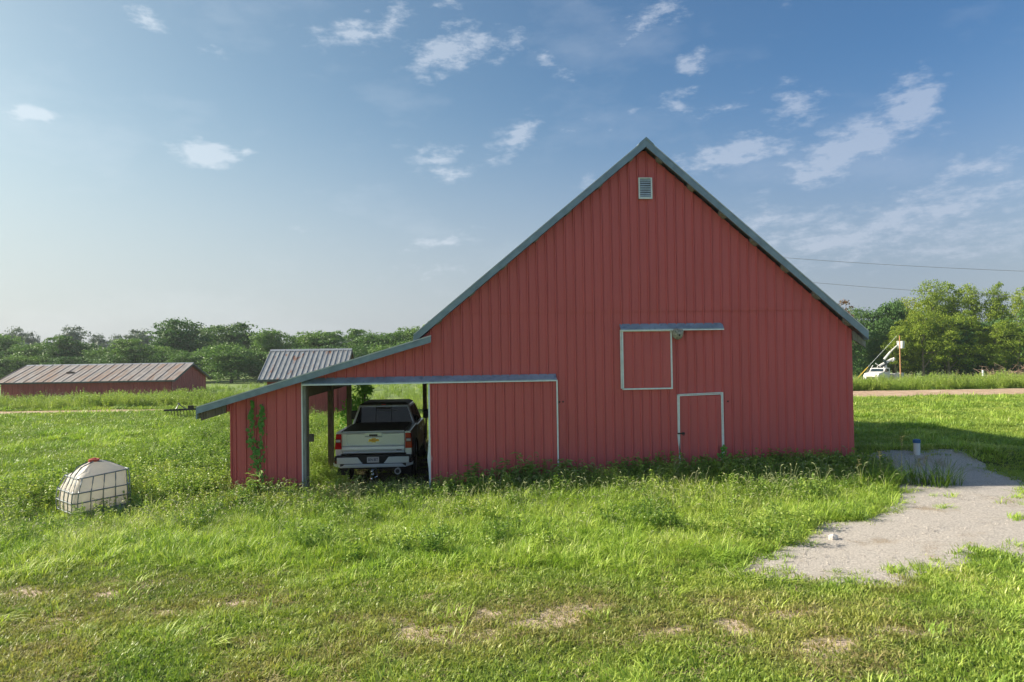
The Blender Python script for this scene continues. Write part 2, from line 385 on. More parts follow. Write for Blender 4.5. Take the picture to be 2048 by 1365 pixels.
# rake trim
M_LIP = mat('sunlit_pale_edge', (.55,.57,.58), rough=.4, metal=.2)  # pale colour stands in for sunlight along the roof edge
def fascia(p, q, off, name='rake_trim'):
    m = MB(); 
    k = (q[1]-p[1])/(q[0]-p[0]); c = math.sqrt(1+k*k)
    m.prism([(p[0],p[1]-off*c),(q[0],q[1]-off*c),(q[0],q[1]),(p[0],p[1])], YF-.012, YF+.028)
    m.prism([(p[0],p[1]-off*c-.012),(q[0],q[1]-off*c-.012),(q[0],q[1]-off*c),(p[0],p[1]-off*c)], YF-.02, YF+.03)
    # lip folded over the roof edge, its lit look painted by a pale colour
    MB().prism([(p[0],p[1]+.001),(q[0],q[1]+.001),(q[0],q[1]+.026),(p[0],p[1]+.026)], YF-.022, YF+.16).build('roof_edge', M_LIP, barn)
    return m.build(name, M_BLUE, barn)
fascia(Bl, A, TH*.86); fascia(A, Br, TH*.92); fascia(Ll, Lr, TH*.84)
MB().box(Ll[0]-.012, YF-.01, Ll[1]-.26, Ll[0]+.012, LN+.35, Ll[1]-.005).build('eave_trim', M_BLUE, barn)
MB().box(Br[0]-.012, YF+.05, Br[1]-.20, Br[0]+.012, LN+.35, Br[1]-.02).build('eave_trim', M_BLUE, barn)
MB().box(Bl[0]-.012, YF+.05, Bl[1]-.20, Bl[0]+.012, LN+.35, Bl[1]-.02).build('eave_trim', M_BLUE, barn)
MB().prism([(Ll[0]+.03, Ll[1]-.10),(XL-.03, lean_top(XL)+.01),(XL-.03, lean_top(XL)-.17),(Ll[0]+.08, Ll[1]-.30)], YF+.06, YF+.12).build('eave_board', M_WOOD, barn)
m = MB()
for sx in (-1, 1):
    f = roofL if sx < 0 else roofR
    pts = [(A[0], A[1]+.055), (A[0]+sx*.10, f(A[0]+sx*.10)+.05), (A[0]+sx*.19, f(A[0]+sx*.19)+.045), (A[0]+sx*.2, f(A[0]+sx*.2)+.01), (A[0], A[1]+.005)]
    m.prism(pts if sx > 0 else pts[::-1], YF-.03, LN+.37)
m.build('ridge_cap', M_BLUE, barn)
# lookouts under the rake overhang
for sgn, f in ((1, roofR), (-1, roofL)):
    for k in range(7):
        x = A[0] + sgn*(.35 + k*.78)
        if sgn < 0 and x < Bl[0]+.2: continue
        if sgn > 0 and x > Br[0]-.2: continue
        zz = f(x) - .19
        MB().prism([(x-.06, f(x-.06)-.21),(x+.06, f(x+.06)-.21),(x+.06, f(x+.06)-.12),(x-.06, f(x-.06)-.12)], YF+.035, -.03).build('lookout', M_WOODG, barn)
MB().prism([(XR+.01, roofR(XR)-.42),(XR+.01, roofR(XR)-.2),(XR+.33, roofR(XR+.33)-.19),(XR+.33, roofR(XR+.33)-.34)], -.06, -.01).build('rafter_tail', M_WOODG, barn)
MB().prism([(XM-.33, roofL(XM-.33)-.3),(XM-.33, roofL(XM-.33)-.2),(XM, roofL(XM)-.2),(XM, roofL(XM)-.5)], -.012, .012).build('siding_corner', M_RED, barn)

# header hood over the sliding door and the bay
YH = -.17
h0 = at(603,763,YH); h1 = at(1113.5,759.5,YH); ht = at(1111,748,0)[1]
def hood(x0, x1, zt, zb, yo, name):
    m = MB()
    m.prism([(-.012, zt),(-yo, zb+.045),(-yo, zb),(-yo+.012, zb),(-yo+.012, zb+.03),(-.012, zt-.03)], x0, x1, 'x')
    o = m.build(name, M_FLASH, barn)
    MB().box(x0-.002, -yo-.006, zb-.004, x1+.002, -yo+.014, zb+.022).build('hood_lip', M_WHITE, o)
    return o
hood(h0[0], h1[0], ht, h1[1]-.035, .17, 'door_hood')
hy = at(1243,661,-.13); hy2 = at(1448,659,-.13)
hood(hy[0]-.02, hy2[0], at(1440,646,0)[1], hy2[1]-.01, .13, 'hatch_hood')
# sliding door parked on the right
YD = -.09
dx0 = at(860,850,YD)[0]; dx1 = at(1114,850,YD)[0]; dzt = h1[1]-.03
sdo = MB().box(dx0, YD+.02, .3, dx1, YD+.05, dzt).build('sliding_door', M_RED, barn)
run(dx0, dx1, lambda x: float(gz(x,0))+.08, lambda x: dzt, YD, sdo, at(1000+153/5.935,850,YD)[0])
m = MB()
zz = [dzt, 1.35, 1.1, .85, .62, .35, .1]; ww = [0, 0, .012, .035, .01, .0, 0]
for i in range(len(zz)-1):
    m.hexa([(dx0-.035-ww[i+1],YD-.03,zz[i+1]),(dx0+.006+ww[i+1],YD-.03,zz[i+1]),(dx0+.006,YD+.04,zz[i+1]),(dx0-.035,YD+.04,zz[i+1]),
            (dx0-.035-ww[i],YD-.03,zz[i]),(dx0+.006+ww[i],YD-.03,zz[i]),(dx0+.006,YD+.04,zz[i]),(dx0-.035,YD+.04,zz[i])])
m.build('door_edge_trim', M_WHITE, sdo)
MB().box(dx1-.005, YD-.03, .15, dx1+.03, YD+.05, dzt+.02).build('door_edge_trim', M_WHITE, sdo)
# hay hatch
X0, X1 = at(1244.5,700,-.06)[0], at(1342.5,700,-.06)[0]; Z0, Z1 = at(1290,777,-.06)[1], at(1290,661,-.06)[1]
hat = MB().box(X0, -.045, Z0, X1, -.02, Z1).build('hay_hatch', M_RED, barn)
run(X0+.02, X1-.02, lambda x: Z0+.02, lambda x: Z1-.02, -.05, hat, at(1240+205/8.53,700,0)[0])
for (a,b,c,d) in ((X0-.045,Z0,X0-.022,Z1+.02),(X0-.012,Z0-.01,X0+.022,Z1),(X1-.018,Z0,X1+.016,Z1-.02),(X0-.012,Z0-.03,X1+.016,Z0+.005),(X0+.022,Z1-.03,X1-.018,Z1-.008)):
    MB().box(a, -.085, b, c, -.022, d).build('hatch_trim', M_WHITE, hat)
# man door
X0, X1 = at(1355.5,850,-.04)[0], at(1447,850,-.04)[0]; Z1 = at(1400,788,-.04)[1]; Z0 = .3
md = MB().box(X0+.05, -.035, Z0, X1-.05, -.014, Z1-.05).build('door', M_RED, barn)
run(X0+.055, X1-.055, lambda x: Z0, lambda x: Z1-.055, -.04, md, at(1376,850,0)[0])
def slat(m, x0, x1, z0, z1, y0, y1, sl=0, slz=0): m.hexa([(x0+sl,y0,z0),(x1+sl,y0,z0+slz),(x1+sl,y1,z0+slz),(x0+sl,y1,z0),(x0,y0,z1),(x1,y0,z1+slz),(x1,y1,z1+slz),(x0,y1,z1)])
for (x0,x1,z0,z1,sl,slz) in ((X0,X0+.022,1.30,Z1,0,0),(X0-.012,X0+.012,.25,1.28,.075,0),(X0+.03,X0+.055,Z0-.05,Z1-.03,-.02,0),(X1-.022,X1,Z0,Z1+.02,0,0),(X1-.053,X1-.03,Z0,Z1-.01,0,0)):
    m = MB(); slat(m, x0, x1, z0, z1, -.065, -.013, sl, slz); m.build('door_trim', M_WHITE, md)
m = MB(); slat(m, X0, X1, Z1-.018, Z1, -.065, -.013, 0, .03); m.build('door_trim', M_WHITE, md)
m = MB(); slat(m, X0+.03, X1-.025, Z1-.048, Z1-.026, -.066, -.013, 0, .025); m.build('door_trim', M_WHITE, md)
lz = at(1360,867,-.06)[1]
MB().box(X0-.015, -.085, lz-.018, X0+.16, -.066, lz+.012).box(X0+.09, -.1, lz-.03, X0+.15, -.066, lz+.024).tube([(X0+.1,-.1,lz),(X0+.1,-.115,lz-.05),(X0+.13,-.115,lz-.05),(X0+.13,-.1,lz)],.007).build('latch', M_DARK, md)
# gable louvre
X0, X1 = at(1276,380,-.03)[0], at(1303,380,-.03)[0]; Z0, Z1 = at(1290,398.5,-.03)[1], at(1290,357,-.03)[1]
MB().box(X0,-.062,Z0,X1,-.058,Z1).build('vent_back', M_DARK, barn)
vf = MB().box(X0,-.06,Z0,X0+.03,-.018,Z1).box(X1-.03,-.06,Z0,X1,-.018,Z1).box(X0,-.062,Z0-.01,X1,-.018,Z0+.03).box(X0+.03,-.058,Z1-.02,X1-.03,-.018,Z1).build('vent_frame', M_WHITE, barn)
M_VENT = mat('dull_white_louvre', (.5,.55,.6), rough=.5, var=.12, vscale=15)
n = 8
for i in range(n):
    z = Z0+.045+(Z1-Z0-.07)*i/n; a = random.uniform(-.009,.009)
    MB().hexa([(X0+.03,-.055,z),(X1-.03,-.055,z+a),(X1-.03,-.05,z+a),(X0+.03,-.05,z),
               (X0+.03,-.03,z+.045),(X1-.03,-.03,z+.045),(X1-.03,-.025,z+.045),(X0+.03,-.025,z+.045)]).build('louvre_slat', M_VENT, vf)
vf.location.y = -.042
# screw marks / small dark knots on the siding right of the sliding door
m = MB()
for px, py in ((1119,804.5),(1126,804),(1456,803),(1245,778),(1272,917)):
    x, z = at(px, py, -.02); m.ball((x,-.022,z), .022, 6, 4)
m.build('nail_head', M_DARK, barn)
# wasp nest
M_NEST = mat('papery_nest', (.36,.34,.28), rough=.95, var=.35, vscale=22, bump=.9, bscale=45)
nx, nz = at(1355, 661, -.1)
nest = MB()
nest.ball((0,0,-.09), .135, 18, 12, (1,.75,1.0), jit=.07)
nest.ball((-.05,0,-.03), .10, 12, 8, (1,.75,.8), jit=.06).ball((.06,0,-.03), .09, 12, 8, (1,.75,.8), jit=.06)
o = nest.build('wasp_nest', M_NEST, smooth=True, loc=(nx,-.11,nz)); tag(o, 'grey papery wasp nest hanging under the hay hatch hood', 'wasp nest')
oh = MB().ball((.01,-.098,-.12), .025, 8, 6, (1,.5,1)).build('nest_hole', M_DARK, o)
# ------------------------------------------------------------------ ground
def axis(segs):
    out = []
    for a, b, st in segs: out += list(np.arange(a, b, st))
    return np.array(out + [segs[-1][1]])
def geo(a, b, n): return list(a + (b-a)*(np.linspace(0, 1, n)**2.2))
xs = np.array([-x for x in geo(36, 1600, 22)[::-1]][:-1] + list(np.arange(-36, -15, .8)) + list(np.arange(-15, 17, .16)) + list(np.arange(17, 60, .9)) + geo(60, 1600, 22))
ys = np.array([-y for y in geo(20, 700, 10)[::-1]][:-1] + list(np.arange(-20, -12, .5)) + list(np.arange(-12, 4, .16)) + list(np.arange(4, 14, .3)) + list(np.arange(14, 60, .8)) + geo(60, 2200, 30))
GX, GY = np.meshgrid(xs, ys)
GRAVEL_PX = [(1700,932),(1722,916),(1760,906),(1830,903),(1900,899),(1950,920),(1996,948),(2046,975),(2110,1010),(2400,1080),(2400,1180),(2060,1128),(1990,1108),(1940,1118),(1910,1140),(1840,1148),(1800,1176),(1720,1168),(1640,1170),(1545,1158),(1455,1140),(1540,1112),(1600,1078),(1640,1050),(1715,1040),(1770,1012),(1808,984),(1800,955)]
GRAVEL = [gpt(*p) for p in GRAVEL_PX]
def gravel_d(X, Y):
    X = np.asarray(X); Y = np.asarray(Y)
    return pdist(X, Y, GRAVEL) + .06 + .5*(fbm(X*1.6, Y*1.6, 4, 21)-.5)
BARE = [(890,1272,.9,.28),(870,1262,.5,.15),(960,1238,.5,.16),(990,1228,.6,.12),(215,1190,.55,.3),(60,1196,.6,.22),(30,1187,.5,.2),(300,1170,.7,.18),(1100,1240,.9,.3),(1160,1222,.8,.2),(1440,1250,.35,.13),(1475,1265,.4,.14),
        (1690,1285,.6,.16),(1650,1300,.5,.16),(1790,1258,.6,.13),(1840,1265,.5,.12),(1330,1265,.8,.12),(760,1240,.6,.12),(1600,1230,.7,.12),(150,1240,.8,.2),(340,1230,.6,.14),(480,1210,.8,.15),(1450,1205,.5,.1)]
BP = [(gpt(a, b), c, d) for a, b, c, d in BARE]
def bare_f(X, Y):
    r = np.zeros(np.shape(X))
    n = fbm(X*3.2, Y*3.2, 4, 33)
    for (p, c, d) in BP:
        q = np.exp(-(((X-p[0])/c)**2 + ((Y-p[1])/d/1.4)**2)); r = np.maximum(r, q)
    return sstep(.52, .85, r + (n-.5)*1.3)
def dry_f(X, Y):                       # tired, brownish turf
    n = fbm(X*.55, Y*.8, 4, 41); m = fbm(X*2.4, Y*3.0, 3, 42)
    r = sstep(.50, .68, n*.6 + m*.4)*.85
    for (p, c, d) in BP: r = np.maximum(r, .9*np.exp(-(((X-p[0])/c/1.5)**2 + ((Y-p[1])/d/3)**2)))
    return r*.85*(1-sstep(-7.2, -4.6, Y)*.75)
TALL_PX = [(-200,1150),(60,1112),(300,1120),(520,1132),(760,1125),(1000,1136),(1250,1150),(1420,1140),(1470,1135),(1550,1104),(1610,1068),(1720,1034),(1812,978),(1800,950),(1712,930)]
TALL = [gpt(*p) for p in TALL_PX] + [(9.9,.05),(-5.3,.05),(-5.4,12),(-9,12),(-9,3),(-12,0)]
TKX, TKY = gpt(185, 1030)
def neartank(X, Y): return 1-.9*(np.hypot((X-TKX-.1)/1.25, (Y-TKY+.25)/1.35) < 1)
def tall_f(X, Y): return neartank(X, Y)*sstep(-.5, .9, pdist(X, Y, TALL) + .9*(fbm(X*.9, Y*.9, 3, 51)-.5))
def track_f(X, Y):
    c = 30.6 + .5*np.sin(X*.07) + 1.4*(fbm(X/9, X*0+2.2, 2, 61)-.5)
    return (Y-c)
def inside_barn(X, Y): return (X > XM-.05) & (X < XR+.05) & (Y > -.02) & (Y < LN+.1)
Z = gz(GX, GY)
me = bpy.data.meshes.new('ground'); ny, nx_ = GX.shape
me.vertices.add(ny*nx_); me.vertices.foreach_set('co', np.stack([GX, GY, Z], -1).ravel())
idx = (np.arange(ny-1)[:, None]*nx_ + np.arange(nx_-1)[None, :]).ravel()
quads = np.stack([idx, idx+1, idx+1+nx_, idx+nx_], -1)
me.loops.add(quads.size); me.polygons.add(len(quads)); me.loops.foreach_set('vertex_index', quads.ravel())
me.polygons.foreach_set('loop_start', np.arange(0, quads.size, 4)); me.polygons.foreach_set('loop_total', np.full(len(quads), 4)); me.update(calc_edges=True)
me.polygons.foreach_set('use_smooth', [True]*len(quads))
def gap_shade_f(X, Y): return .75*(1-sstep(16, 45, np.hypot(X-CAM.x, Y-CAM.y)))*(1-bare_f(X, Y))*(1-.5*dry_f(X, Y))  # painted shade between grass blades: soil darkened near the camera
for nm, f in (('bare', bare_f), ('dry', dry_f), ('gap_shade', gap_shade_f), ('bay', lambda X, Y: 1.0*((X > -3.9) & (X < -.5) & (Y > -.9) & (Y < 11)))):
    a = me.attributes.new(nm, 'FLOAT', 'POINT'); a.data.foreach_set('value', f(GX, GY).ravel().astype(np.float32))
ground = bpy.data.objects.new('ground', me); COL.objects.link(ground); tag(ground, kind='structure')

def attr(t, name, kind='GEOMETRY'):
    n = t.nodes.new('ShaderNodeAttribute'); n.attribute_name = name; n.attribute_type = kind; return n.outputs['Fac']
gm = bpy.data.materials.new('turf_soil'); gm.use_nodes = True; t = gm.node_tree; b = t.nodes['Principled BSDF']
ge = N(t, 'ShaderNodeNewGeometry')
def nz_(scale, det=5, rough=.6, stretch=None):
    n = N(t, 'ShaderNodeTexNoise', i_Scale=scale, i_Detail=float(det), i_Roughness=rough)
    if stretch:
        mp = N(t, 'ShaderNodeMapping'); mp.inputs['Scale'].default_value = stretch; t.links.new(ge.outputs['Position'], mp.inputs[0]); t.links.new(mp.outputs[0], n.inputs['Vector'])
    else: t.links.new(ge.outputs['Position'], n.inputs['Vector'])
    return n.outputs[0]
def rmp(v, a, b_): 
    n = N(t, 'ShaderNodeMapRange', interpolation_type='SMOOTHSTEP'); t.links.new(v, n.inputs[0]); n.inputs[1].default_value = a; n.inputs[2].default_value = b_; return n.outputs[0]
c = mixc(t, rmp(nz_(.35, 6), .35, .65), (0.136,0.222,0.065), (0.232,0.335,0.094))
c = mixc(t, rmp(nz_(2.2, 8, .7), .35, .7), c, (0.185,0.235,0.094))
c = mixc(t, rmp(nz_(14, 6, .7), .45, .75), c, (0.093,0.123,0.065))
c = mixc(t, rmp(nz_(.08, 4, .6), .5, .7), c, (0.270,0.346,0.117))
c = mixc(t, math_(t, 'MULTIPLY', attr(t, 'dry'), .8), c, (.24,.20,.09))
c = mixc(t, rmp(nz_(.5, 5, .6, (0.473,1.020,0.957)), .52, .66), c, (0.095,0.133,0.043))
c = mixc(t, attr(t, 'bare'), c, (.60,.48,.37))
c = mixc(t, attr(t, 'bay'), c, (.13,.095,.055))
c = mixc(t, attr(t, 'gap_shade'), c, (.075,.085,.035))
t.links.new(c, b.inputs['Base Color']); b.inputs['Roughness'].default_value = .95; b.inputs['Specular IOR Level'].default_value = .1
bp = N(t, 'ShaderNodeBump', i_Strength=.9, i_Distance=.06); t.links.new(nz_(9, 8, .75), bp.inputs['Height']); t.links.new(bp.outputs[0], b.inputs['Normal'])
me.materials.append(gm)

def sheet(name, xs_, ys_, zf, material):
    X, Y = np.meshgrid(xs_, ys_); Zs = zf(X, Y); m = bpy.data.meshes.new(name); ny, nx = X.shape
    vs = np.stack([X, Y, Zs], -1).reshape(-1, 3)
    i = (np.arange(ny-1)[:, None]*nx + np.arange(nx-1)[None, :]).ravel(); q = np.stack([i, i+1, i+1+nx, i+nx], -1)
    hid = (Zs - gz(X, Y)).ravel() < -.05
    q = q[~hid[q].all(1)]
    m.from_pydata(vs.tolist(), [], q.tolist()); m.update(); m.polygons.foreach_set('use_smooth', [True]*len(m.polygons)); m.materials.append(material)
    o = bpy.data.objects.new(name, m); COL.objects.link(o); return tag(o, kind='structure')
gmat = mat('crushed_gravel', (.455,.42,.38), rough=.95, var=.20, vscale=30, bump=1.0, bscale=70, col2=(.33,.27,.20,1), c2at=(.52,.72), c2scale=1.1, spec=.15)
dmat = mat('tan_dirt', (.42,.30,.21), rough=.95, var=.18, vscale=3, bump=1.0, bscale=9, col2=(.52,.41,.31,1), c2at=(.5,.65), c2scale=.8, spec=.1)
sheet('gravel_drive', np.arange(3, 19, .09), np.arange(-9.5, 3.2, .09), lambda X, Y: gz(X, Y) + np.clip(gravel_d(X, Y)*.35, -.08, .025) + .012*(fbm(X*6, Y*6, 3, 71)-.5) - .018*np.exp(-((Y+4.1-.25*(X-9))/.1)**2) - .018*np.exp(-((Y+5.6-.25*(X-9))/.12)**2), gmat)
def track_z(X, Y):
    d = track_f(X, Y); wide = 1.25 + 2.0*sstep(15, 28, X); n = fbm(X*.5, Y*1.5, 4, 62)
    d = d + 1.3*sstep(14, 24, X); wide = wide + .9*sstep(14, 24, X)
    h = wide - np.abs(d) + 1.6*(n-.5)
    h = np.where(np.abs(d) < .3, h - .9*(1-sstep(12, 26, X)), h)
    h = np.maximum(h, np.where((X > 14) & (Y < 30) & (Y > 25.5), (fbm(X*.35, Y*1.2, 4, 63)-.56)*7, -1))
    return gz(X, Y) + np.clip(h*.3, -.1, .05)
sheet('dirt_track', np.arange(-75, 80, .45), np.arange(24.5, 36, .22), track_z, dmat)

# ------------------------------------------------------------------ plants: small source clumps, scattered by geometry nodes
def leafmat(name, cols, rough=.55, trans=.35, inst=True, dry=(.36,.30,.13)):
    m = bpy.data.materials.new(name); m.use_nodes = True; t = m.node_tree; b = t.nodes['Principled BSDF']; out = t.nodes['Material Output']
    g = N(t, 'ShaderNodeNewGeometry'); r = g.outputs['Random Per Island']
    cr_ = N(t, 'ShaderNodeValToRGB'); e = cr_.color_ramp.elements
    e[0].color = (*cols[0], 1); e[0].position = 0; e[1].color = (*cols[-1], 1); e[1].position = 1
    for k, cc in enumerate(cols[1:-1]): x = e.new((k+1)/(len(cols)-1)); x.color = (*cc, 1)
    v = math_(t, 'MULTIPLY', r, .45)
    if inst:
        v = math_(t, 'ADD', v, math_(t, 'MULTIPLY', attr(t, 'tint', 'INSTANCER'), .55))
    else:
        oi = N(t, 'ShaderNodeObjectInfo'); v = math_(t, 'ADD', v, math_(t, 'MULTIPLY', oi.outputs['Random'], .45))
    t.links.new(v, cr_.inputs[0]); c = cr_.outputs[0]
    if inst: c = mixc(t, attr(t, 'dryness', 'INSTANCER'), c, dry)
    t.links.new(c, b.inputs['Base Color']); b.inputs['Roughness'].default_value = rough; b.inputs['Specular IOR Level'].default_value = .28
    tr = N(t, 'ShaderNodeBsdfTranslucent'); t.links.new(mixc(t, 1.0, c, (1.1,1.15,.7,1), 'MULTIPLY'), tr.inputs[0])
    mx = N(t, 'ShaderNodeMixShader'); mx.inputs[0].default_value = trans
    t.links.new(b.outputs[0], mx.inputs[1]); t.links.new(tr.outputs[0], mx.inputs[2]); t.links.new(mx.outputs[0], out.inputs[0]); return m
G_GRASS = leafmat('grass_blades', [(0.136,0.228,0.041),(0.241,0.362,0.059),(0.377,0.468,0.085),(0.575,0.588,0.180)], trans=.3, rough=.4)
G_LUSH = leafmat('long_grass_blades', [(0.186,0.312,0.050),(0.318,0.475,0.073),(0.488,0.608,0.111),(0.620,0.620,0.347)], trans=.32, rough=.45)
G_SEED = leafmat('seed_heads', [(.30,.36,.16),(.40,.44,.22),(.50,.47,.28)], trans=.25)
G_WEED = leafmat('weed_leaves', [(0.115,0.221,0.051),(0.211,0.332,0.065),(0.360,0.473,0.094),(0.572,0.599,0.170)], trans=.35, rough=.45)
G_STRAW = leafmat('dead_stems', [(.32,.24,.13),(.42,.32,.2),(.22,.15,.1)], trans=.1)
rr = random.Random(11)
def blade(m, x, y, h, wd, lean, ang, z0=0, segs=3, curl=1.0):
    dx, dy = math.cos(ang), math.sin(ang); px_, py_ = -dy, dx
    vs = []; fs = []
    for i in range(segs+1):
        s = i/segs; off = lean*h*s**(1.6)*curl; z = z0 + h*(s - .35*abs(lean)*s*s)
        ww = wd*(1-s)**.7*.5
        cx, cy = x+dx*off, y+dy*off
        if i < segs: vs += [(cx-px_*ww, cy-py_*ww, z), (cx+px_*ww, cy+py_*ww, z)]
        else: vs += [(cx, cy, z)]
    for i in range(segs-1): fs.append((2*i, 2*i+1, 2*i+3, 2*i+2))
    fs.append((2*segs-2, 2*segs-1, 2*segs)); m.add(vs, fs)
def leaf(m, p, d, L_, W, droop=.3):
    d = Vector(d).normalized(); s = d.cross(Vector((0,0,1)))
    s = s.normalized() if s.length > .01 else Vector((1,0,0)); u = s.cross(d)
    tw = rr.uniform(-.9,.9); s2 = s*math.cos(tw)+u*math.sin(tw)
    a = Vector(p); mid = a + d*L_*.5; tip = a + d*L_ - Vector((0,0,droop*L_))
    m.add([a, mid+s2*W*.5, tip, mid-s2*W*.5], [(0,1,2,3)])
SRC = {}
def source(key, mbs):                 # mbs: list of (MB, material) -> one mesh with several materials
    name = key; me = bpy.data.meshes.new(name); vs = []; fs = []; mi = []
    for k, (mb, mt) in enumerate(mbs):
        o = len(vs); vs += mb.v; fs += [tuple(i+o for i in f) for f in mb.f]; mi += [k]*len(mb.f)
    me.from_pydata(vs, [], fs); me.update()
    for mb, mt in mbs: me.materials.append(mt)
    me.polygons.foreach_set('material_index', mi)
    return bpy.data.objects.new(name, me)
def coll(key, objs):
    c = bpy.data.collections.new(key)
    for o in objs: c.objects.link(o)
    SRC[key] = c
def tuft(n, rad, h, wd, lean, segs=2, seeds=0, seedh=1.3, mt=None, flat=0):
    m = MB(); sm = MB()
    for i in range(n):
        a = rr.uniform(0, 6.28); r = rad*math.sqrt(rr.random()); hh = h*rr.uniform(.5, 1.15)
        blade(m, r*math.cos(a), r*math.sin(a), hh, wd*rr.uniform(.6,1.3), lean*rr.uniform(.2,1.5), a+rr.uniform(-1.2,1.2) if not flat else flat+rr.uniform(-.8,.8), segs=segs)
    for i in range(seeds):
        a = rr.uniform(0, 6.28); r = rad*rr.random(); hh = h*seedh*rr.uniform(.8,1.15); l = rr.uniform(.1,.45)
        x, y = r*math.cos(a), r*math.sin(a); pts = []
        for k in range(5):
            s = k/4; pts.append((x+math.cos(a)*l*hh*s**2, y+math.sin(a)*l*hh*s**2, hh*(s-.12*l*s*s)))
        sm.tube(pts, .0022, 3, cap=False)
        e = Vector(pts[-1]); hd_ = Vector((math.cos(a)*.55, math.sin(a)*.55, .5-.9*l)).normalized()
        q = [e, e+hd_*.035, e+hd_*.06+Vector((0,0,-.01)), e+hd_*.08+Vector((0,0,-.03))]
        sm.tube(q, [.004,.0075,.006,.002], 4, cap=False)
    r_ = [(m, mt or G_GRASS)]
    if seeds: r_.append((sm, G_SEED))
    return r_
coll('short', [source('short_tuft', tuft(24, .13, .065, .015, .9, 2)) for _ in range(4)])
coll('med', [source('medium_tuft', tuft(20, .15, .17, .019, .9, 3, mt=G_LUSH)) for _ in range(3)] + [source('medium_tuft', tuft(20, .14, .22, .021, 1.3, 3, mt=G_LUSH, flat=.5))])
coll('tall', [source('tall_tuft', tuft(24, .17, .36, .019, .9, 3, mt=G_LUSH, seeds=s)) for s in (0,0,1)] + [source('tall_tuft', tuft(22, .18, .34, .024, 1.5, 4, mt=G_LUSH, flat=2.6)), source('tall_tuft', tuft(22, .18, .36, .024, 1.5, 4, mt=G_LUSH, flat=.2))])
coll('foxtail', [source('foxtail_tuft', tuft(16, .08, .34, .013, .8, 3, mt=G_LUSH, seeds=4, seedh=1.3)) for _ in range(3)])
def weed(h, nst, nl, ll, lw, spread=.12, straw=False):
    m = MB(); st = MB()
    for i in range(nst):
        a = rr.uniform(0, 6.28); l = rr.uniform(0,.35); hh = h*rr.uniform(.6,1.1); x, y = spread*rr.uniform(-1,1), spread*rr.uniform(-1,1)
        top = Vector((x+math.cos(a)*l*hh, y+math.sin(a)*l*hh, hh)); b0 = Vector((x, y, 0))
        st.tube([b0, b0.lerp(top,.5)+Vector((0,0,.02)), top], [.006,.004,.002], 3, cap=False)
        for k in range(nl):
            s = rr.uniform(.15, 1); p = b0.lerp(top, s); aa = rr.uniform(0, 6.28)
            leaf(m, p, (math.cos(aa), math.sin(aa), rr.uniform(-.1,.8)), ll*rr.uniform(.6,1.2)*(1.15-s*.5), lw*rr.uniform(.7,1.2), .35)
    return [(m, G_WEED), (st, G_STRAW if straw else G_WEED)]
coll('weed', [source('leafy_weed_clump', weed(.38, 7, 16, .07, .035)) for _ in range(3)] + [source('leafy_weed_clump', weed(.30, 9, 12, .05, .03))])
coll('bushweed', [source('tall_weed_clump', weed(1.15, 12, 34, .12, .06, .45)) for _ in range(3)] + [source('tall_weed_clump', tuft(60, .4, 1.0, .03, .7, 3, mt=G_LUSH, seeds=12, seedh=1.2))])
coll('ground_ivy', [source('low_leaf_clump', weed(.10, 12, 6, .06, .05, .16)) for _ in range(3)])
def mow(n, r, mt): 
    m = MB()
    for i in range(n):
        a = rr.uniform(0, 6.28); rad = r*rr.random()
        x, y = rad*math.cos(a), rad*math.sin(a); b_ = rr.uniform(0, 6.28); l = rr.uniform(.05,.14); z = rr.uniform(.02,.05)
        m.add([(x,y,z),(x+.006*math.sin(b_),y-.006*math.cos(b_),z),(x+l*math.cos(b_),y+l*math.sin(b_),z+rr.uniform(-.015,.02))],[(0,1,2)])
    return [(m, mt)]
coll('straw', [source('straw_scatter', mow(26, .25, G_STRAW)) for _ in range(2)])
m = MB()
for i in range(22):
    a = rr.uniform(0,6.28); r = .35*math.sqrt(rr.random()); m.ball((r*math.cos(a), r*math.sin(a), .004), rr.uniform(.006,.02), 5, 3, (1,.8,.6))
coll('pebble', [source('pebble_scatter', [(m, mat('pale_stones', (.50,.46,.42), rough=.9, var=.25, vscale=9))])])

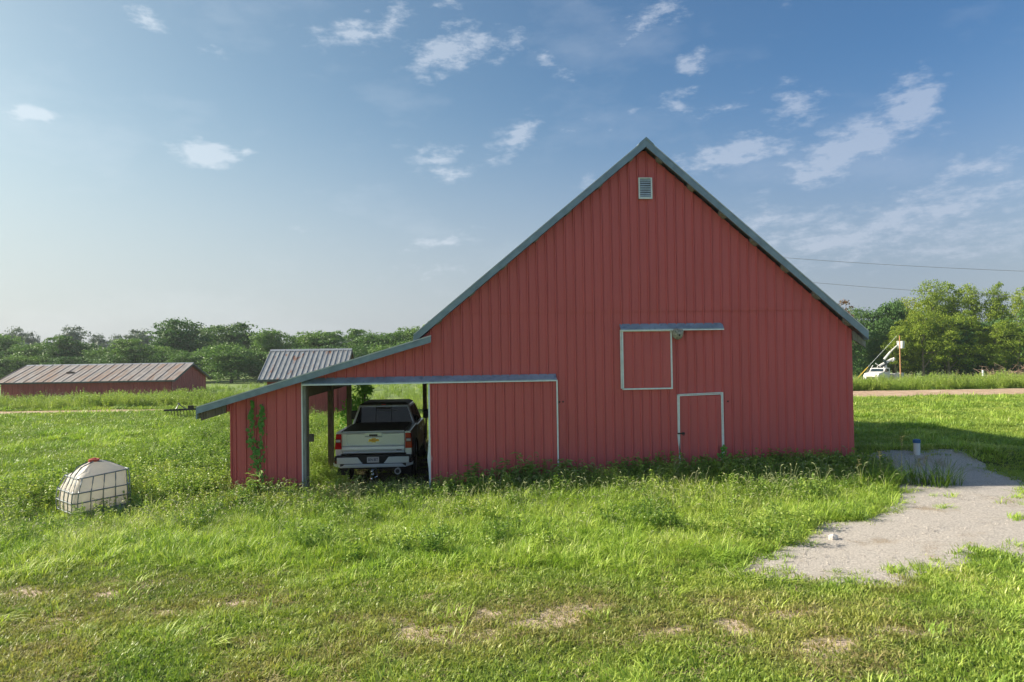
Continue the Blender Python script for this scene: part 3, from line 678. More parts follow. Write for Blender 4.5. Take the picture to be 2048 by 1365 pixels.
def scatter(name, key, X, Y, scale, tint, dry, label=None, tilt=.15, zoff=-.01, seed=1):
    n = len(X); Zp = gz(X, Y) + zoff; r = np.random.default_rng(seed)
    me = bpy.data.meshes.new(name); me.vertices.add(n); me.vertices.foreach_set('co', np.stack([X, Y, Zp], -1).ravel().astype(np.float32))
    rot = np.stack([r.normal(0, tilt, n), r.normal(0, tilt, n), r.uniform(0, 6.283, n)], -1)
    for nm, ty, val in (('rot','FLOAT_VECTOR',rot), ('scl','FLOAT',scale), ('tint','FLOAT',tint), ('dryness','FLOAT',dry)):
        a = me.attributes.new(nm, ty, 'POINT'); a.data.foreach_set('vector' if ty == 'FLOAT_VECTOR' else 'value', np.ascontiguousarray(val, dtype=np.float32).ravel())
    a = me.attributes.new('pick', 'INT', 'POINT'); a.data.foreach_set('value', r.integers(0, len(SRC[key].objects), n).astype(np.int32))
    o = bpy.data.objects.new(name, me); COL.objects.link(o); tag(o, kind='stuff', label=label)
    ng = bpy.data.node_groups.new(name, 'GeometryNodeTree'); ng.interface.new_socket('Geometry', in_out='INPUT', socket_type='NodeSocketGeometry'); ng.interface.new_socket('Geometry', in_out='OUTPUT', socket_type='NodeSocketGeometry')
    gi = ng.nodes.new('NodeGroupInput'); go = ng.nodes.new('NodeGroupOutput'); ip = ng.nodes.new('GeometryNodeInstanceOnPoints')
    ci = ng.nodes.new('GeometryNodeCollectionInfo'); ci.inputs[0].default_value = SRC[key]; ci.inputs['Separate Children'].default_value = True; ci.inputs['Reset Children'].default_value = True
    def na(nm, dt):
        q = ng.nodes.new('GeometryNodeInputNamedAttribute'); q.data_type = dt; q.inputs[0].default_value = nm; return q.outputs[0]
    ip.inputs['Pick Instance'].default_value = True
    l = ng.links.new
    m2p = ng.nodes.new('GeometryNodeMeshToPoints'); l(gi.outputs[0], m2p.inputs[0])
    l(m2p.outputs[0], ip.inputs['Points']); l(ci.outputs[0], ip.inputs['Instance']); l(na('pick','INT'), ip.inputs['Instance Index'])
    l(na('rot','FLOAT_VECTOR'), ip.inputs['Rotation']); l(na('scl','FLOAT'), ip.inputs['Scale']); l(ip.outputs[0], go.inputs[0])
    md_ = o.modifiers.new('scatter', 'NODES'); md_.node_group = ng
    return o
fw = R3 @ np.array([0, 0, -1.0]); fh = fw[:2]/np.hypot(*fw[:2]); rt = np.array([fh[1], -fh[0]])
def cand(n, d0, d1, seed, margin=2.5):  # random points in the view wedge, uniform over ground area
    r = np.random.default_rng(seed); d = np.sqrt(r.uniform(d0*d0, d1*d1, n)); s = r.uniform(-1, 1, n)*(.74*d + margin)
    keep = r.random(n) < (.74*d+margin)/(.74*d1+margin)*d1/d*1.0
    X = CAM.x + fh[0]*d + rt[0]*s; Y = CAM.y + fh[1]*d + rt[1]*s
    return X, Y, d
U = lambda n, a, b, s: np.random.default_rng(s).uniform(a, b, n)
def tintf(X, Y): return np.clip(fbm(X*.9, Y*.9, 4, 81)*1.5 + fbm(X*.12, Y*.12, 2, 82)*.5 - .60 - .18*(Y > 3) + .30*np.exp(-((X+8.5)/3.5)**2-((Y-.5)/3.2)**2), 0, 1)
def okbase(X, Y): return ~inside_barn(X, Y) & (gravel_d(X, Y) < .03+.5*np.random.default_rng(len(X)).random(len(X))**5)
def bank(name, key, bands, fn, scale, label, dryk=1.0, tint0=0, tilt=.15):
    XX, YY, DD = [], [], []
    for i, (n, d0, d1) in enumerate(bands):
        X, Y, d = cand(n, d0, d1, hash_(name)+i); k = np.random.default_rng(hash_(name)+50+i).random(n) < fn(X, Y, d)
        XX.append(X[k]); YY.append(Y[k]); DD.append(d[k])
    X, Y, d = map(np.concatenate, (XX, YY, DD)); n = len(X); print(name, n)
    s = scale(X, Y, d)*U(n, .7, 1.3, 5)
    return scatter(name, key, X, Y, s, np.clip(tintf(X, Y)+tint0+U(n, -.28, .28, 6), 0, 1), np.clip(dry_f(X, Y)*dryk*U(n, .3, 1.3, 7), 0, .95), label, seed=hash_(name), tilt=tilt)
def hash_(s): return sum(ord(c)*(i+3) for i, c in enumerate(s)) % 9999
offtrack = lambda X, Y: (track_z(X, Y)-gz(X, Y) < .0)
far_s = lambda X, Y, d: 1 + np.clip((d-14)/24, 0, 1.6)
notdrive = lambda X, Y: 1-.93*((X > -3.5)*(X < -.55)*(Y > -.95)*(Y < 12))
bank('short_grass', 'short', [(52000, 6.3, 15), (70000, 15, 32), (90000, 30, 62)],
     lambda X, Y, d: okbase(X, Y)*(1-.8*bare_f(X, Y))*(1-.7*tall_f(X, Y)*(Y < 2))*offtrack(X, Y)*(Y < 33)*notdrive(X, Y), far_s, 'mown green turf covering the yard and the field')
bank('medium_grass', 'med', [(26000, 6.3, 15), (30000, 15, 32), (20000, 32, 60)],
     lambda X, Y, d: okbase(X, Y)*(1-bare_f(X, Y))*offtrack(X, Y)*(Y < 34)*notdrive(X, Y)*np.clip(.9*tall_f(X, Y) + sstep(.52,.66,fbm(X*.9,Y*.9,3,91))*.5 + .5*np.exp(-((X+8.2)/2.4)**2-((Y-.3)/2.4)**2) + .4*sstep(-3,3,-Y-7)*sstep(4.2,6.5,X), 0, 1), lambda X, Y, d: far_s(X,Y,d)*.95*(1-.35*(Y<-6.5)), 'medium long grass patches in the turf')
bank('tall_grass', 'tall', [(15000, 9.5, 20), (9000, 20, 34)], lambda X, Y, d: okbase(X, Y)*tall_f(X, Y)*notdrive(X, Y), lambda X, Y, d: .62+.3*sstep(-3.2,-.6,Y)+.45*(fbm(X*.8,Y*.8,3,99)-.4), 'uncut grass in front of the barn', .2, .08)
bank('foxtail_grass', 'foxtail', [(3600, 9.5, 20), (2500, 20, 34)], lambda X, Y, d: okbase(X, Y)*tall_f(X, Y)*notdrive(X, Y)*.55*sstep(-5.2,-2.5,Y), lambda X, Y, d: .9, 'foxtail grass with nodding seed heads', .2, .15)
bank('leafy_weeds', 'weed', [(9000, 9.5, 20), (7000, 20, 34)], lambda X, Y, d: okbase(X, Y)*tall_f(X, Y)*notdrive(X, Y)*np.clip(sstep(-1.9,-.5,Y)*.8 + .9*sstep(-4.0,-5.4,X)*sstep(-3,-.5,Y) + .25*sstep(.5,.6,fbm(X,Y,2,95)), 0, 1), lambda X, Y, d: 1.0+.35*sstep(-1.4,-.5,Y), 'broad leaved weeds along the foot of the barn wall', .1, -.05)

bank('lawn_straw', 'straw', [(5000, 6.3, 16)], lambda X, Y, d: okbase(X, Y)*(.15+.85*dry_f(X, Y)), lambda X, Y, d: 1.0, 'dry clippings lying in the turf')
bank('pale_clumps', 'med', [(1500, 6.3, 15)], lambda X, Y, d: okbase(X, Y)*(fbm(X*1.3, Y*1.3, 2, 97) > .60)*(Y < -4.5)*.9, lambda X, Y, d: .8, 'pale coarse grass clumps in the lawn', 0, .35)
# ------------------------------------------------------------------ belts of tall weeds along the track
def belt(name, n, x0, x1, y0, y1, sc, label, seed, dens=lambda X, Y: 1, tint0=0, key='bushweed', d=0):
    r = np.random.default_rng(seed); X = r.uniform(x0, x1, n); Y = r.uniform(y0, y1, n); k = r.random(n) < dens(X, Y); X, Y = X[k], Y[k]; n = len(X)
    top = .55+.9*fbm(X/1.6, Y/1.6, 3, seed % 50)
    return scatter(name, key, X, Y, sc*top*r.uniform(.75, 1.2, n), np.clip(.35+tint0+.5*(fbm(X/4, Y/4, 3, 12)-.5)+r.uniform(-.15,.15,n), 0, 1), np.full(n, d)*r.random(n), label, seed=seed)
belt('tall_weeds', 1000, -42, -13, 32.8, 38.5, .72, 'band of tall weeds between the long shed and the dirt track', 21, lambda X, Y: sstep(-12.5, -16, X+.25*(Y-33)), .35)
belt('tall_weeds', 1700, 12, 62, 34.2, 40, .80, 'band of tall weeds beyond the dirt track on the right', 22, lambda X, Y: 1.0, .35)
belt('field_weeds', 900, -28, 10, 36, 70, .55, 'loose weeds in the far field behind the barn', 23, lambda X, Y: .25+.75*(fbm(X/6, Y/6, 2, 5) > .55), .15)
belt('field_weeds', 500, -18, 6, 24, 34, .5, 'weeds around the small shed', 24, lambda X, Y: .5, .2)
belt('shed_weeds', 330, -11.5, -3.8, 3, 20.5, .55, 'weeds growing beside and behind the lean-to', 25, lambda X, Y: sstep(-3.6, -4.4, X), .15)
belt('bay_weeds', 150, -5.0, -3.0, .8, 9, .48, 'leafy weeds growing inside the lean-to', 26, lambda X, Y: 1.0, .1)
belt('corner_weeds', 90, -7.2, -5.32, -.7, 3.4, .50, 'leafy weeds heaped against the left corner of the lean-to', 29, lambda X, Y: 1.0, .25)
belt('creeping_weeds', 260, -6.2, -3.4, -1.6, -.12, .85, 'pale-leaved weeds below the lean-to wall', 33, lambda X, Y: 1.0, .5, 'weed', .5)
belt('creeping_weeds', 230, 6.3, 9.8, -.75, -.08, 2.9, 'dark ivy heaped against the right end of the main wall', 35, lambda X, Y: 1.0, -.05, 'ground_ivy')
belt('creeping_weeds', 420, 3.6, 9.8, -1.0, -.1, 1.8, 'dark creeping weeds along the foot of the main wall', 34, lambda X, Y: .3+.7*(X > 4.2), 0, 'ground_ivy')
belt('bay_grass', 60, -3.3, -.8, -1.5, -.25, .95, 'dry tan grass stems in front of the pickup', 36, lambda X, Y: 1.0, .2, 'foxtail', 1.0)
belt('bay_litter', 140, -4.8, -.9, -.8, 6, 1.0, 'dead leaves and straw on the bay floor', 28, lambda X, Y: 1.0, 0, 'straw', .5)
belt('bay_weeds', 60, -3.2, -.8, -1.3, .6, .33, 'low weeds in the mouth of the bay', 27, lambda X, Y: 1.0, -.2)
r = np.random.default_rng(31)
X, Y, d = cand(42000, 6.3, 22, 77); k = (gravel_d(X, Y) > -.25*r.random(len(X))**2) & (r.random(len(X)) < .6); X, Y = X[k], Y[k]
scatter('loose_gravel', 'pebble', X, Y, U(len(X), .25, .65, 3), X*0, X*0, 'loose stones on the gravel', zoff=.01, seed=5)
pts = [gpt(*p) for p in ((1888,996),(1880,1018),(1960,1104),(1940,1110),(1800,1142),(2030,1000),(2040,1012),(2036,1040),(2046,1100),(2030,1095),(1790,1150),(1850,1144),(1690,1150),(2040,990),(2000,1136),(1560,1150))]
PX = np.array([p[0] for p in pts for _ in range(5)])+r.normal(0,.12,80); PY = np.array([p[1] for p in pts for _ in range(5)])+r.normal(0,.07,80)
scatter('drive_tufts', 'med', PX, PY, U(80,.5,1.0,2), U(80,0,.5,2), np.zeros(80), 'small grass tufts sprouting from the gravel', seed=9)

# ------------------------------------------------------------------ trees
def crown_mesh(key, h, rad, base, nl, nsub, leaf_s, mt, seed, gaps=0, flat=1.0):
    q = np.random.default_rng(seed); lobes = []
    nbig = 7
    for i in range(nbig):                                   # big limbs' masses
        a = q.uniform(0, 6.283); t = (i+.5)/nbig; zc = base+(h-base)*(.22+.62*t); rr_ = rad*(.62 if t < .6 else .45)*q.uniform(.5,1.05)*(1-.45*t)
        lobes.append((rr_*math.cos(a), rr_*math.sin(a), zc, rad*q.uniform(.42,.62)))
    lobes.append((0,0,base+(h-base)*.55, rad*.7)); lobes.append((q.uniform(-.2,.2)*rad,0,h-rad*.42, rad*.42))
    subs = []
    for i in range(nsub):
        L_ = lobes[q.integers(len(lobes))]; v = q.normal(size=3); v /= np.linalg.norm(v); v[2] = v[2]*.85+.12
        rr_ = L_[3]*q.uniform(.72, 1.08); s = q.uniform(.75,1.5)*(1-.42*gaps)
        p = np.array(L_[:3]) + v*rr_*np.array([1,1,.8*flat])
        if p[2]+s > h*1.02: p[2] = h*1.02-s
        if p[2] < base*.5: continue
        subs.append((*p, s*h/10*rad/4.2*q.choice([.7,1,1.25])))
    S = np.array(subs); n = nl; k = q.integers(0, len(S), n); v = q.normal(size=(n,3)); v /= np.linalg.norm(v, axis=1)[:,None]
    v[:,2] = np.where(v[:,2] < -.35, -v[:,2]*.6, v[:,2]); rr_ = q.uniform(.45, 1.15, n)**.6
    c = S[k,:3] + v*(S[k,3]*rr_)[:,None]*np.array([1.15,1.15,.75])
    nf = int(n*.22); kk = q.integers(0, len(lobes), nf); LB = np.array(lobes); vv = q.normal(size=(nf,3)); vv /= np.linalg.norm(vv, axis=1)[:,None]
    c[:nf] = LB[kk,:3] + vv*(LB[kk,3]*q.uniform(.2,.95,nf))[:,None]; c[:nf,2] = np.maximum(c[:nf,2]*.9, .3)
    nrm = v*.6 + q.normal(size=(n,3))*.7 + np.array([0,0,.12]); nrm /= np.linalg.norm(nrm, axis=1)[:,None]
    t1 = np.cross(nrm, q.normal(size=(n,3))); t1 /= np.linalg.norm(t1, axis=1)[:,None]; t2 = np.cross(nrm, t1)
    s = leaf_s*q.uniform(.5, 1.25, n); a = t1*(s*.5)[:,None]; b = t2*(s*.34)[:,None]
    vs = np.stack([c-a, c-b, c+a, c+b], 1).reshape(-1,3); me = bpy.data.meshes.new(key)
    me.vertices.add(4*n); me.vertices.foreach_set('co', vs.ravel()); me.loops.add(4*n); me.polygons.add(n)
    me.loops.foreach_set('vertex_index', np.arange(4*n)); me.polygons.foreach_set('loop_start', np.arange(0,4*n,4)); me.polygons.foreach_set('loop_total', np.full(n,4)); me.update(calc_edges=True)
    me.materials.append(mt)
    m = MB(); m.tube([(0,0,-1),(0.1,0,base*.6+h*.05),(.15,.1,h*.35),(0,.1,h*.62),(0,0,h*.85)], [.028*h,.022*h,.017*h,.009*h,.003*h], 7)
    for i in range(16):
        b0 = lobes[q.integers(len(lobes))]; z0 = base*.5+q.uniform(.1,.5)*h; z0 = min(z0, b0[2])
        mid = (b0[0]*.45, b0[1]*.45, z0+(b0[2]-z0)*.6); m.tube([(0.1,.05,z0), mid, (b0[0]*1.1,b0[1]*1.1,b0[2]+.3)], [.011*h,.007*h,.002*h], 5)
    tm = bpy.data.meshes.new('trunk'); tm.from_pydata(m.v, [], m.f); tm.update(); tm.materials.append(M_BARK)
    return me, tm
M_BARK = mat('tree_bark', (.16,.13,.10), rough=.9, var=.3, vscale=4)
L_DARK = leafmat('dark_foliage', [(0.060,0.134,0.040),(0.094,0.188,0.047),(0.161,0.255,0.067)], inst=False, trans=.22)
L_MID = leafmat('mid_foliage', [(0.081,0.175,0.040),(0.134,0.242,0.054),(0.215,0.323,0.081)], inst=False, trans=.28)
L_FAR = leafmat('haze_grey_foliage', [(.09,.13,.10),(.12,.17,.12),(.16,.21,.15)], inst=False, trans=.2)  # distance haze mixed into the leaf greens
L_OLIVE = leafmat('yellow_green_foliage', [(.12,.19,.02),(.20,.29,.03),(.29,.35,.035),(.42,.42,.06)], inst=False, trans=.35)
L_RED = leafmat('reddish_foliage', [(.20,.10,.07),(.26,.14,.09),(.16,.15,.06)], inst=False, trans=.25)
KIND = {}
def kind(k, *a): KIND[k] = crown_mesh(k, *a)
kind('oak_a', 10, 4.4, .2, 11000, 75, .36, L_DARK, 1)
kind('oak_b', 10, 3.9, .1, 11000, 70, .34, L_MID, 2)
kind('round', 10, 5.4, .0, 14000, 90, .34, L_MID, 3, 0, 1.0)
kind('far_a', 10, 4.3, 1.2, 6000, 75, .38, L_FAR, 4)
kind('tall_a', 10, 3.3, .1, 10000, 65, .30, L_MID, 5)
kind('olive_a', 10, 4.0, .8, 12000, 110, .21, L_OLIVE, 6, .6)
kind('olive_b', 10, 3.6, 1.4, 10000, 80, .21, L_OLIVE, 7, .8)
kind('dark_vine', 10, 3.6, .0, 10000, 90, .26, L_DARK, 8)
kind('bush_a', 10, 6.5, .0, 6500, 90, .42, L_MID, 9)
kind('bush_b', 10, 6.0, .0, 6500, 80, .42, L_DARK, 10)
kind('red_top', 10, 2.6, 2.0, 3000, 60, .22, L_RED, 11, .8)
def tree(kd, px, top, hw, dist, label, name='tree', group='trees along the far edge of the field', cat='tree'):
    x, y, z = atx(px, top, dist); g = float(gz(x, y)) - .2
    r = {'oak_a':4.4,'oak_b':3.9,'round':5.4,'far_a':4.3,'tall_a':3.3,'olive_a':4.0,'olive_b':3.6,'dark_vine':3.6,'bush_a':6.5,'bush_b':6.0,'red_top':2.6}[kd]
    t_ = empty(name, (x, y, g), 0, label, cat, group)
    sh = (z-g)/10; sw = hw/F*dist/r/.95; rot = random.uniform(0, 6.28)
    o = bpy.data.objects.new('crown', KIND[kd][0]); COL.objects.link(o); o.parent = t_; o.scale = (sw, sw, sh); o.rotation_euler = (0,0,rot)
    o = bpy.data.objects.new('trunk', KIND[kd][1]); COL.objects.link(o); o.parent = t_; o.scale = (sw, sw, sh); o.rotation_euler = (0,0,rot)
    return t_
FG = 'hazy trees behind the left tree line'
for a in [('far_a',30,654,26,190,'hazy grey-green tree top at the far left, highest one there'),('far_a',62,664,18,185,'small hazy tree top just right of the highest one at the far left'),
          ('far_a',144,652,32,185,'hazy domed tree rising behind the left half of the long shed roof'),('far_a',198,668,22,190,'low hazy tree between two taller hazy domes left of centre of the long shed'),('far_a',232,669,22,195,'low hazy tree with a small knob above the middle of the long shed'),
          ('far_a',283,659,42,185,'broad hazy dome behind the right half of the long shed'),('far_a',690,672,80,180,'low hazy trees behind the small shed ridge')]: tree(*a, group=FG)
T = [('oak_b',2,664,30,125,'mid green tree cut by the left edge of the picture'),('oak_b',60,682,34,120,'low leafy tree near the left edge above the roof end of the long shed'),
 ('tall_a',118,664,28,122,'narrow upright tree in front of the hazy dome, left half of the long shed'),('oak_a',165,684,34,118,'dark rounded tree above the dark patch on the long shed roof'),
 ('oak_b',212,690,34,120,'low bushy tree above the middle of the long shed roof'),('tall_a',262,675,32,117,'bright green pointed tree in front of the broad hazy dome'),
 ('oak_b',312,690,32,118,'low tree between the bright pointed tree and the big oak'),('oak_a',366,640,44,128,'tallest big oak above the right end of the long shed'),
 ('oak_a',418,650,34,132,'dark oak leaning against the right side of the tallest oak'),('oak_a',476,648,42,130,'wide dark oak above the round bush tree'),
 ('round',462,690,66,116,'big round pale-topped tree standing forward of the tree line'),('round',375,700,36,112,'round tree just behind the gable of the long shed'),
 ('oak_b',543,655,32,128,'mid green domed tree above the left end of the small shed roof'),('oak_a',585,672,24,130,'dark tree just right of the dome above the small shed'),
 ('oak_b',625,657,34,128,'double crowned tree above the middle of the small shed roof'),('tall_a',668,658,26,130,'tree above the right half of the small shed roof'),
 ('tall_a',711,655,24,132,'pointed tree above the right end of the small shed roof'),('oak_b',748,664,34,128,'tree above the lean-to roof, right of the small shed'),
 ('tall_a',790,662,24,130,'narrow tree above the lean-to roof, left of the main eave'),('oak_b',822,652,30,130,'tree partly behind the left eave of the main barn roof'),
 ('oak_b',880,640,40,132,'tree hidden behind the barn eave'),('oak_b',520,700,30,118,'low tree beside the round one, above the left edge of the small shed')]
for a in T: tree(a[0], a[1], a[2]+random.uniform(-3,4), a[3]*(1.15 if a[0] == 'round' else 1.42), a[4]+random.uniform(-4,6), a[5])
UL = ['behind the left end of the long shed, cut by the picture edge', 'behind the left end of the long shed roof', 'above the leftmost quarter of the long shed ridge', 'above the ridge of the long shed, left of its middle', 'above the ridge just left of the fallen branch', 'above the middle of the long shed ridge', 'above the ridge right of the middle of the long shed', 'below the bright pointed tree, right half of the long shed', 'in the gap right of the long shed gable', 'left of the small shed, behind the round tree', 'above the left end of the small shed ridge', 'above the small shed ridge, left of its middle', 'above the small shed ridge, right of its middle', 'at the right end of the small shed ridge', 'above the upper part of the lean-to roof']
UG = 'dark bushes under the left tree line'
for i, (px, top, hw) in enumerate([(-30,700,50),(25,712,50),(90,712,50),(150,715,50),(210,714,50),(270,716,50),(330,714,48),(400,722,40),(520,716,40),(570,706,44),(620,702,44),(670,700,44),(720,698,44),(770,694,44),(820,692,44)]):
    tree(('bush_b','oak_b','bush_a','oak_a')[i % 4], px+random.uniform(-8,8), top-random.uniform(0,16), hw, 113+random.uniform(-2,5), 'bushy undergrowth '+UL[i], 'bush', UG, 'bush')
RL = ['low yellow-green growth just right of the bucket', 'low dark bush under the barn eave at the wood edge', 'dark leafy growth directly behind the bucket truck cab', 'bushy growth behind the truck boom and pole', 'dark leafy column right of the orange-brown pole', 'broad bush left of the middle of the right wood', 'dark bush in the middle of the right wood', 'dark leafy growth left of the brush pile', 'bush behind the white marker post', 'bush behind the brown brush pile', 'hazy yellow-green growth deep in the middle of the right wood', 'hazy yellow-green growth deep near the right edge', 'dark growth beside the barn corner under the reddish tree', 'broad dark growth deep behind the middle of the right wood', 'broad dark growth deep behind the right end of the wood', 'dark growth deep behind the raised boom']
RG = 'trees at the edge of the wood on the right'
for a in [('red_top',1690,594,34,109,'sparse tree with reddish brown leaves just right of the barn eave'),('dark_vine',1672,618,44,109,'dark tree rising behind the right eave of the barn'),
 ('dark_vine',1722,612,40,114,'dark vine-covered tree right of the barn above the guy wire'),('dark_vine',1750,612,40,113,'dark tree left of the bucket truck boom'),('oak_a',1785,610,42,110,'dark green tree top behind the boom'),
 ('oak_a',1783,600,30,111,'small dark tree top left of the tall yellow-green trees'),('olive_a',1822,592,42,116,'yellow-green tree above the bucket of the boom truck'),('olive_a',1862,560,44,114,'tallest yellow-green tree with an uneven top'),
 ('olive_b',1905,562,44,116,'wide yellow-green tree in the middle of the right wood'),('olive_a',1950,566,40,112,'yellow-green tree with a forked pale trunk'),('olive_b',1995,562,32,110,'yellow-green tree with a spiky top near the right edge'),
 ('olive_a',2040,574,40,115,'yellow-green tree cut by the right edge of the picture'),('dark_vine',2092,540,46,70,'green tree mostly outside the right edge of the picture')]: tree(*a, group=RG)
for a in [('olive_b',1790,640,34,106,'low yellow-green tree reaching down beside the boom of the bucket truck'),('olive_a',1845,612,44,105,'yellow-green tree with drooping sprays left of centre in the right wood'),('olive_a',1895,628,46,105,'dense yellow-green tree filling the middle of the right wood'),('olive_b',1942,618,44,106,'yellow-green tree with bare pale limbs showing, right of the middle'),('olive_a',1990,640,40,104,'low yellow-green tree above the brown brush pile'),('olive_b',2035,632,40,103,'yellow-green tree low at the right edge of the picture')]: tree(*a, group=RG)
for i, (kd, px, top, hw, ds) in enumerate([('olive_b',1800,668,40,107),('bush_b',1716,700,40,114),('dark_vine',1755,660,34,109),('bush_a',1810,690,40,112),('dark_vine',1856,668,36,108),('bush_a',1880,700,46,115),('bush_b',1925,706,40,110),('dark_vine',1965,690,34,108),('bush_a',2000,700,40,115),('bush_b',2044,705,40,113),('olive_a',1930,630,46,108),('olive_a',2010,640,40,113),('dark_vine',1700,660,30,108),('oak_a',1890,640,60,108),('oak_a',1985,640,60,108),('oak_a',1810,640,50,112)]):
    tree(kd, px, top, hw, ds, RL[i], 'bush', 'undergrowth of the right wood', 'bush')
# far wood closing the horizon
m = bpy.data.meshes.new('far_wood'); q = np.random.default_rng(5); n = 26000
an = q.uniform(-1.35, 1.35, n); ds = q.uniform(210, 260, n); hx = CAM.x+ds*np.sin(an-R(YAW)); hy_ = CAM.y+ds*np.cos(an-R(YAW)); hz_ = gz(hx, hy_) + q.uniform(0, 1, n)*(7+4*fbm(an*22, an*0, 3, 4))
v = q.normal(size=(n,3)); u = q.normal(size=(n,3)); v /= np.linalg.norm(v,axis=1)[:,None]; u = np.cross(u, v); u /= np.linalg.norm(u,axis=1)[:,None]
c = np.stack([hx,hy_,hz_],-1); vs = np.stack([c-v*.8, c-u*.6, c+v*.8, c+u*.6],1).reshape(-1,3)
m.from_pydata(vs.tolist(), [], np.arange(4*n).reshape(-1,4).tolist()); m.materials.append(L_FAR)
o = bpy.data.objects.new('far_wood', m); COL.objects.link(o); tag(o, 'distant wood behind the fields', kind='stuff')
# brown brush pile
m = MB(); q = random.Random(3)
bx_, by_, bz_ = atx(2020, 752, 84); gzb = float(gz(bx_, by_))
for i in range(260):
    p = Vector((q.gauss(0,2.2), q.gauss(0,1), abs(q.gauss(0,.9)))); d_ = Vector((q.uniform(-1,1), q.uniform(-1,1), q.uniform(-.3,.6))).normalized()*q.uniform(.6,1.6)
    m.tube([p, p+d_], [.035,.015], 4)
o = m.build('brush_pile', mat('dead_brush', (.27,.18,.13), rough=.9, var=.3), loc=(bx_+.8, by_, gzb+.25)); tag(o, 'reddish brown pile of cut branches at the foot of the trees near the right edge', 'brush pile')

# ------------------------------------------------------------------ sheds
def shed(name, x0, x1, y0, y1, zb, ze, zr, nroof, mroof, label, over=.35, ridge_off=0, battens=.3):
    s = empty(name, ((x0+x1)/2, (y0+y1)/2, zb), 0, label, 'shed'); ox, oy, oz = s.location
    ym = (y0+y1)/2
    m = MB(); m.box(x0-ox, y0-oy, -.5, x1-ox, y0-oy+.05, ze-oz)
    x = x0
    while x < x1: m.box(x-ox, y0-oy-.025, -.5, x-ox+.04, y0-oy, ze-oz); x += battens
    m.build('front_wall', M_RED2, s)
    MB().box(x0-ox, y1-oy-.05, -.5, x1-ox, y1-oy, ze-oz).build('back_wall', M_RED2, s)
    for X_, sg in ((x0, -1), (x1, 1)):
        m = MB(); m.prism([(y0-oy, -.5),(y1-oy, -.5),(y1-oy, ze-oz),(ym-oy, zr-oz-.06),(y0-oy, ze-oz)], min(X_, X_-sg*.05)-ox, max(X_, X_-sg*.05)-ox, 'x')
        y = y0
        while y < y1:
            zt = ze+(zr-ze)*(1-abs(y-ym)/(ym-y0)); m.box(min(X_, X_+sg*.025)-ox, y-oy, -.5, max(X_, X_+sg*.025)-ox, y-oy+.04, zt-oz-.08); y += battens
        m.build('gable_wall', M_RED2, s)
    k = (zr-ze)/(ym-y0); w_ = (x1-x0+2*over)/nroof
    for side in (0, 1):
        for i in range(nroof):
            a = x0-over+i*w_; b_ = a+w_; jit = random.uniform(0,.02)
            ya, yb = (y0-.4, ym) if side == 0 else (y1+.4, ym)
            za = ze-.4*k + .02; zb_ = zr+.02
            m = MB()
            P = [(ya, za+jit), (yb, zb_+jit), (yb, zb_+jit-.03), (ya, za+jit-.03)]
            m.prism([(p[0]-oy, p[1]-oz) for p in P], a-ox+.008, b_-ox-.008, 'x')
            for e, rh in ((a+.01, .04), ((a+b_)/2-.012, .008)):
                P = [(ya, za+jit+.0), (yb, zb_+jit+.0), (yb, zb_+jit+rh), (ya, za+jit+rh)]
                m.prism([(p[0]-oy, p[1]-oz) for p in P], e-ox, e-ox+.03, 'x')
            m.build('roof_panel', mroof, s)
    m = MB()
    for sg, X_ in ((-1, x0-over), (1, x1+over)):
        for ya in (y0-.4, y1+.4):
            P = [(ya, ze-.4*k-.14), (ym, zr-.12), (ym, zr+.02), (ya, ze-.4*k)]
            m.prism([(p[0]-oy, p[1]-oz) for p in P], X_-ox-.02, X_-ox+.02, 'x')
    m.build('gable_trim', M_DARKTRIM, s)
    MB().prism([(ym-.16-oy, zr-oz-.03),(ym-oy, zr-oz+.08),(ym+.16-oy, zr-oz-.03)], x0-over-ox, x1+over-ox, 'x').build('ridge_cap', M_GALV, s)
    MB().box(x0-over-ox, y0-.42-oy, ze-.4*k-.1-oz, x1+over-ox, y0-.39-oy, ze-.4*k-oz).build('eave_board', M_DARKTRIM, s)
    return s
M_DARKTRIM = mat('dark_grey_trim', (.10,.11,.11), rough=.6, var=.2)
# long shed: right front corner at px 352
YS = 44.5; xr = at(352,757,YS)[0]; ze = at(352,759,YS)[1]; xl = at(-5,763,YS)[0]; zr = at(390,727,YS+4)[1]
g0 = float(gz(xr, YS))
ls = shed('long_shed', xl+.3, xr-.35, YS, YS+8, g0-.1, ze+.05, zr, 19, M_RUST2, 'long low red shed with a rusty brown metal roof behind tall weeds', battens=.42)
m = MB(); q = at(128,753,YS+1.6)
for (px,py,px2,py2) in ((117,752,146,750),(133,747,149,748),(128,754,140,752)):
    a = at(px,py,YS+1.7); b_ = at(px2,py2,YS+1.7); m.tube([(a[0],YS+1.7,a[1]+.05),((a[0]+b_[0])/2,YS+1.75,(a[1]+b_[1])/2+.12),(b_[0],YS+1.8,b_[1]+.07)], .07, 5)
o = m.build('fallen_branch', mat('dead_branch',(.12,.09,.07),rough=.9)); tag(o, 'broken branch lying on the rusty roof of the long shed', 'branch')
# small shed
YS = 22.0; xl = at(535,760,YS)[0]; xr = at(677,800,YS)[0]; ze = at(560,755,YS-.4)[1]; zr = at(620,701,YS+2.3)[1]
shed('small_shed', xl, xr, YS, YS+4.6, float(gz(xl, YS)), ze+.1, zr, 17, M_RUST, 'small red shed with a rust streaked grey metal roof behind the lean-to', over=.42, battens=.2286)

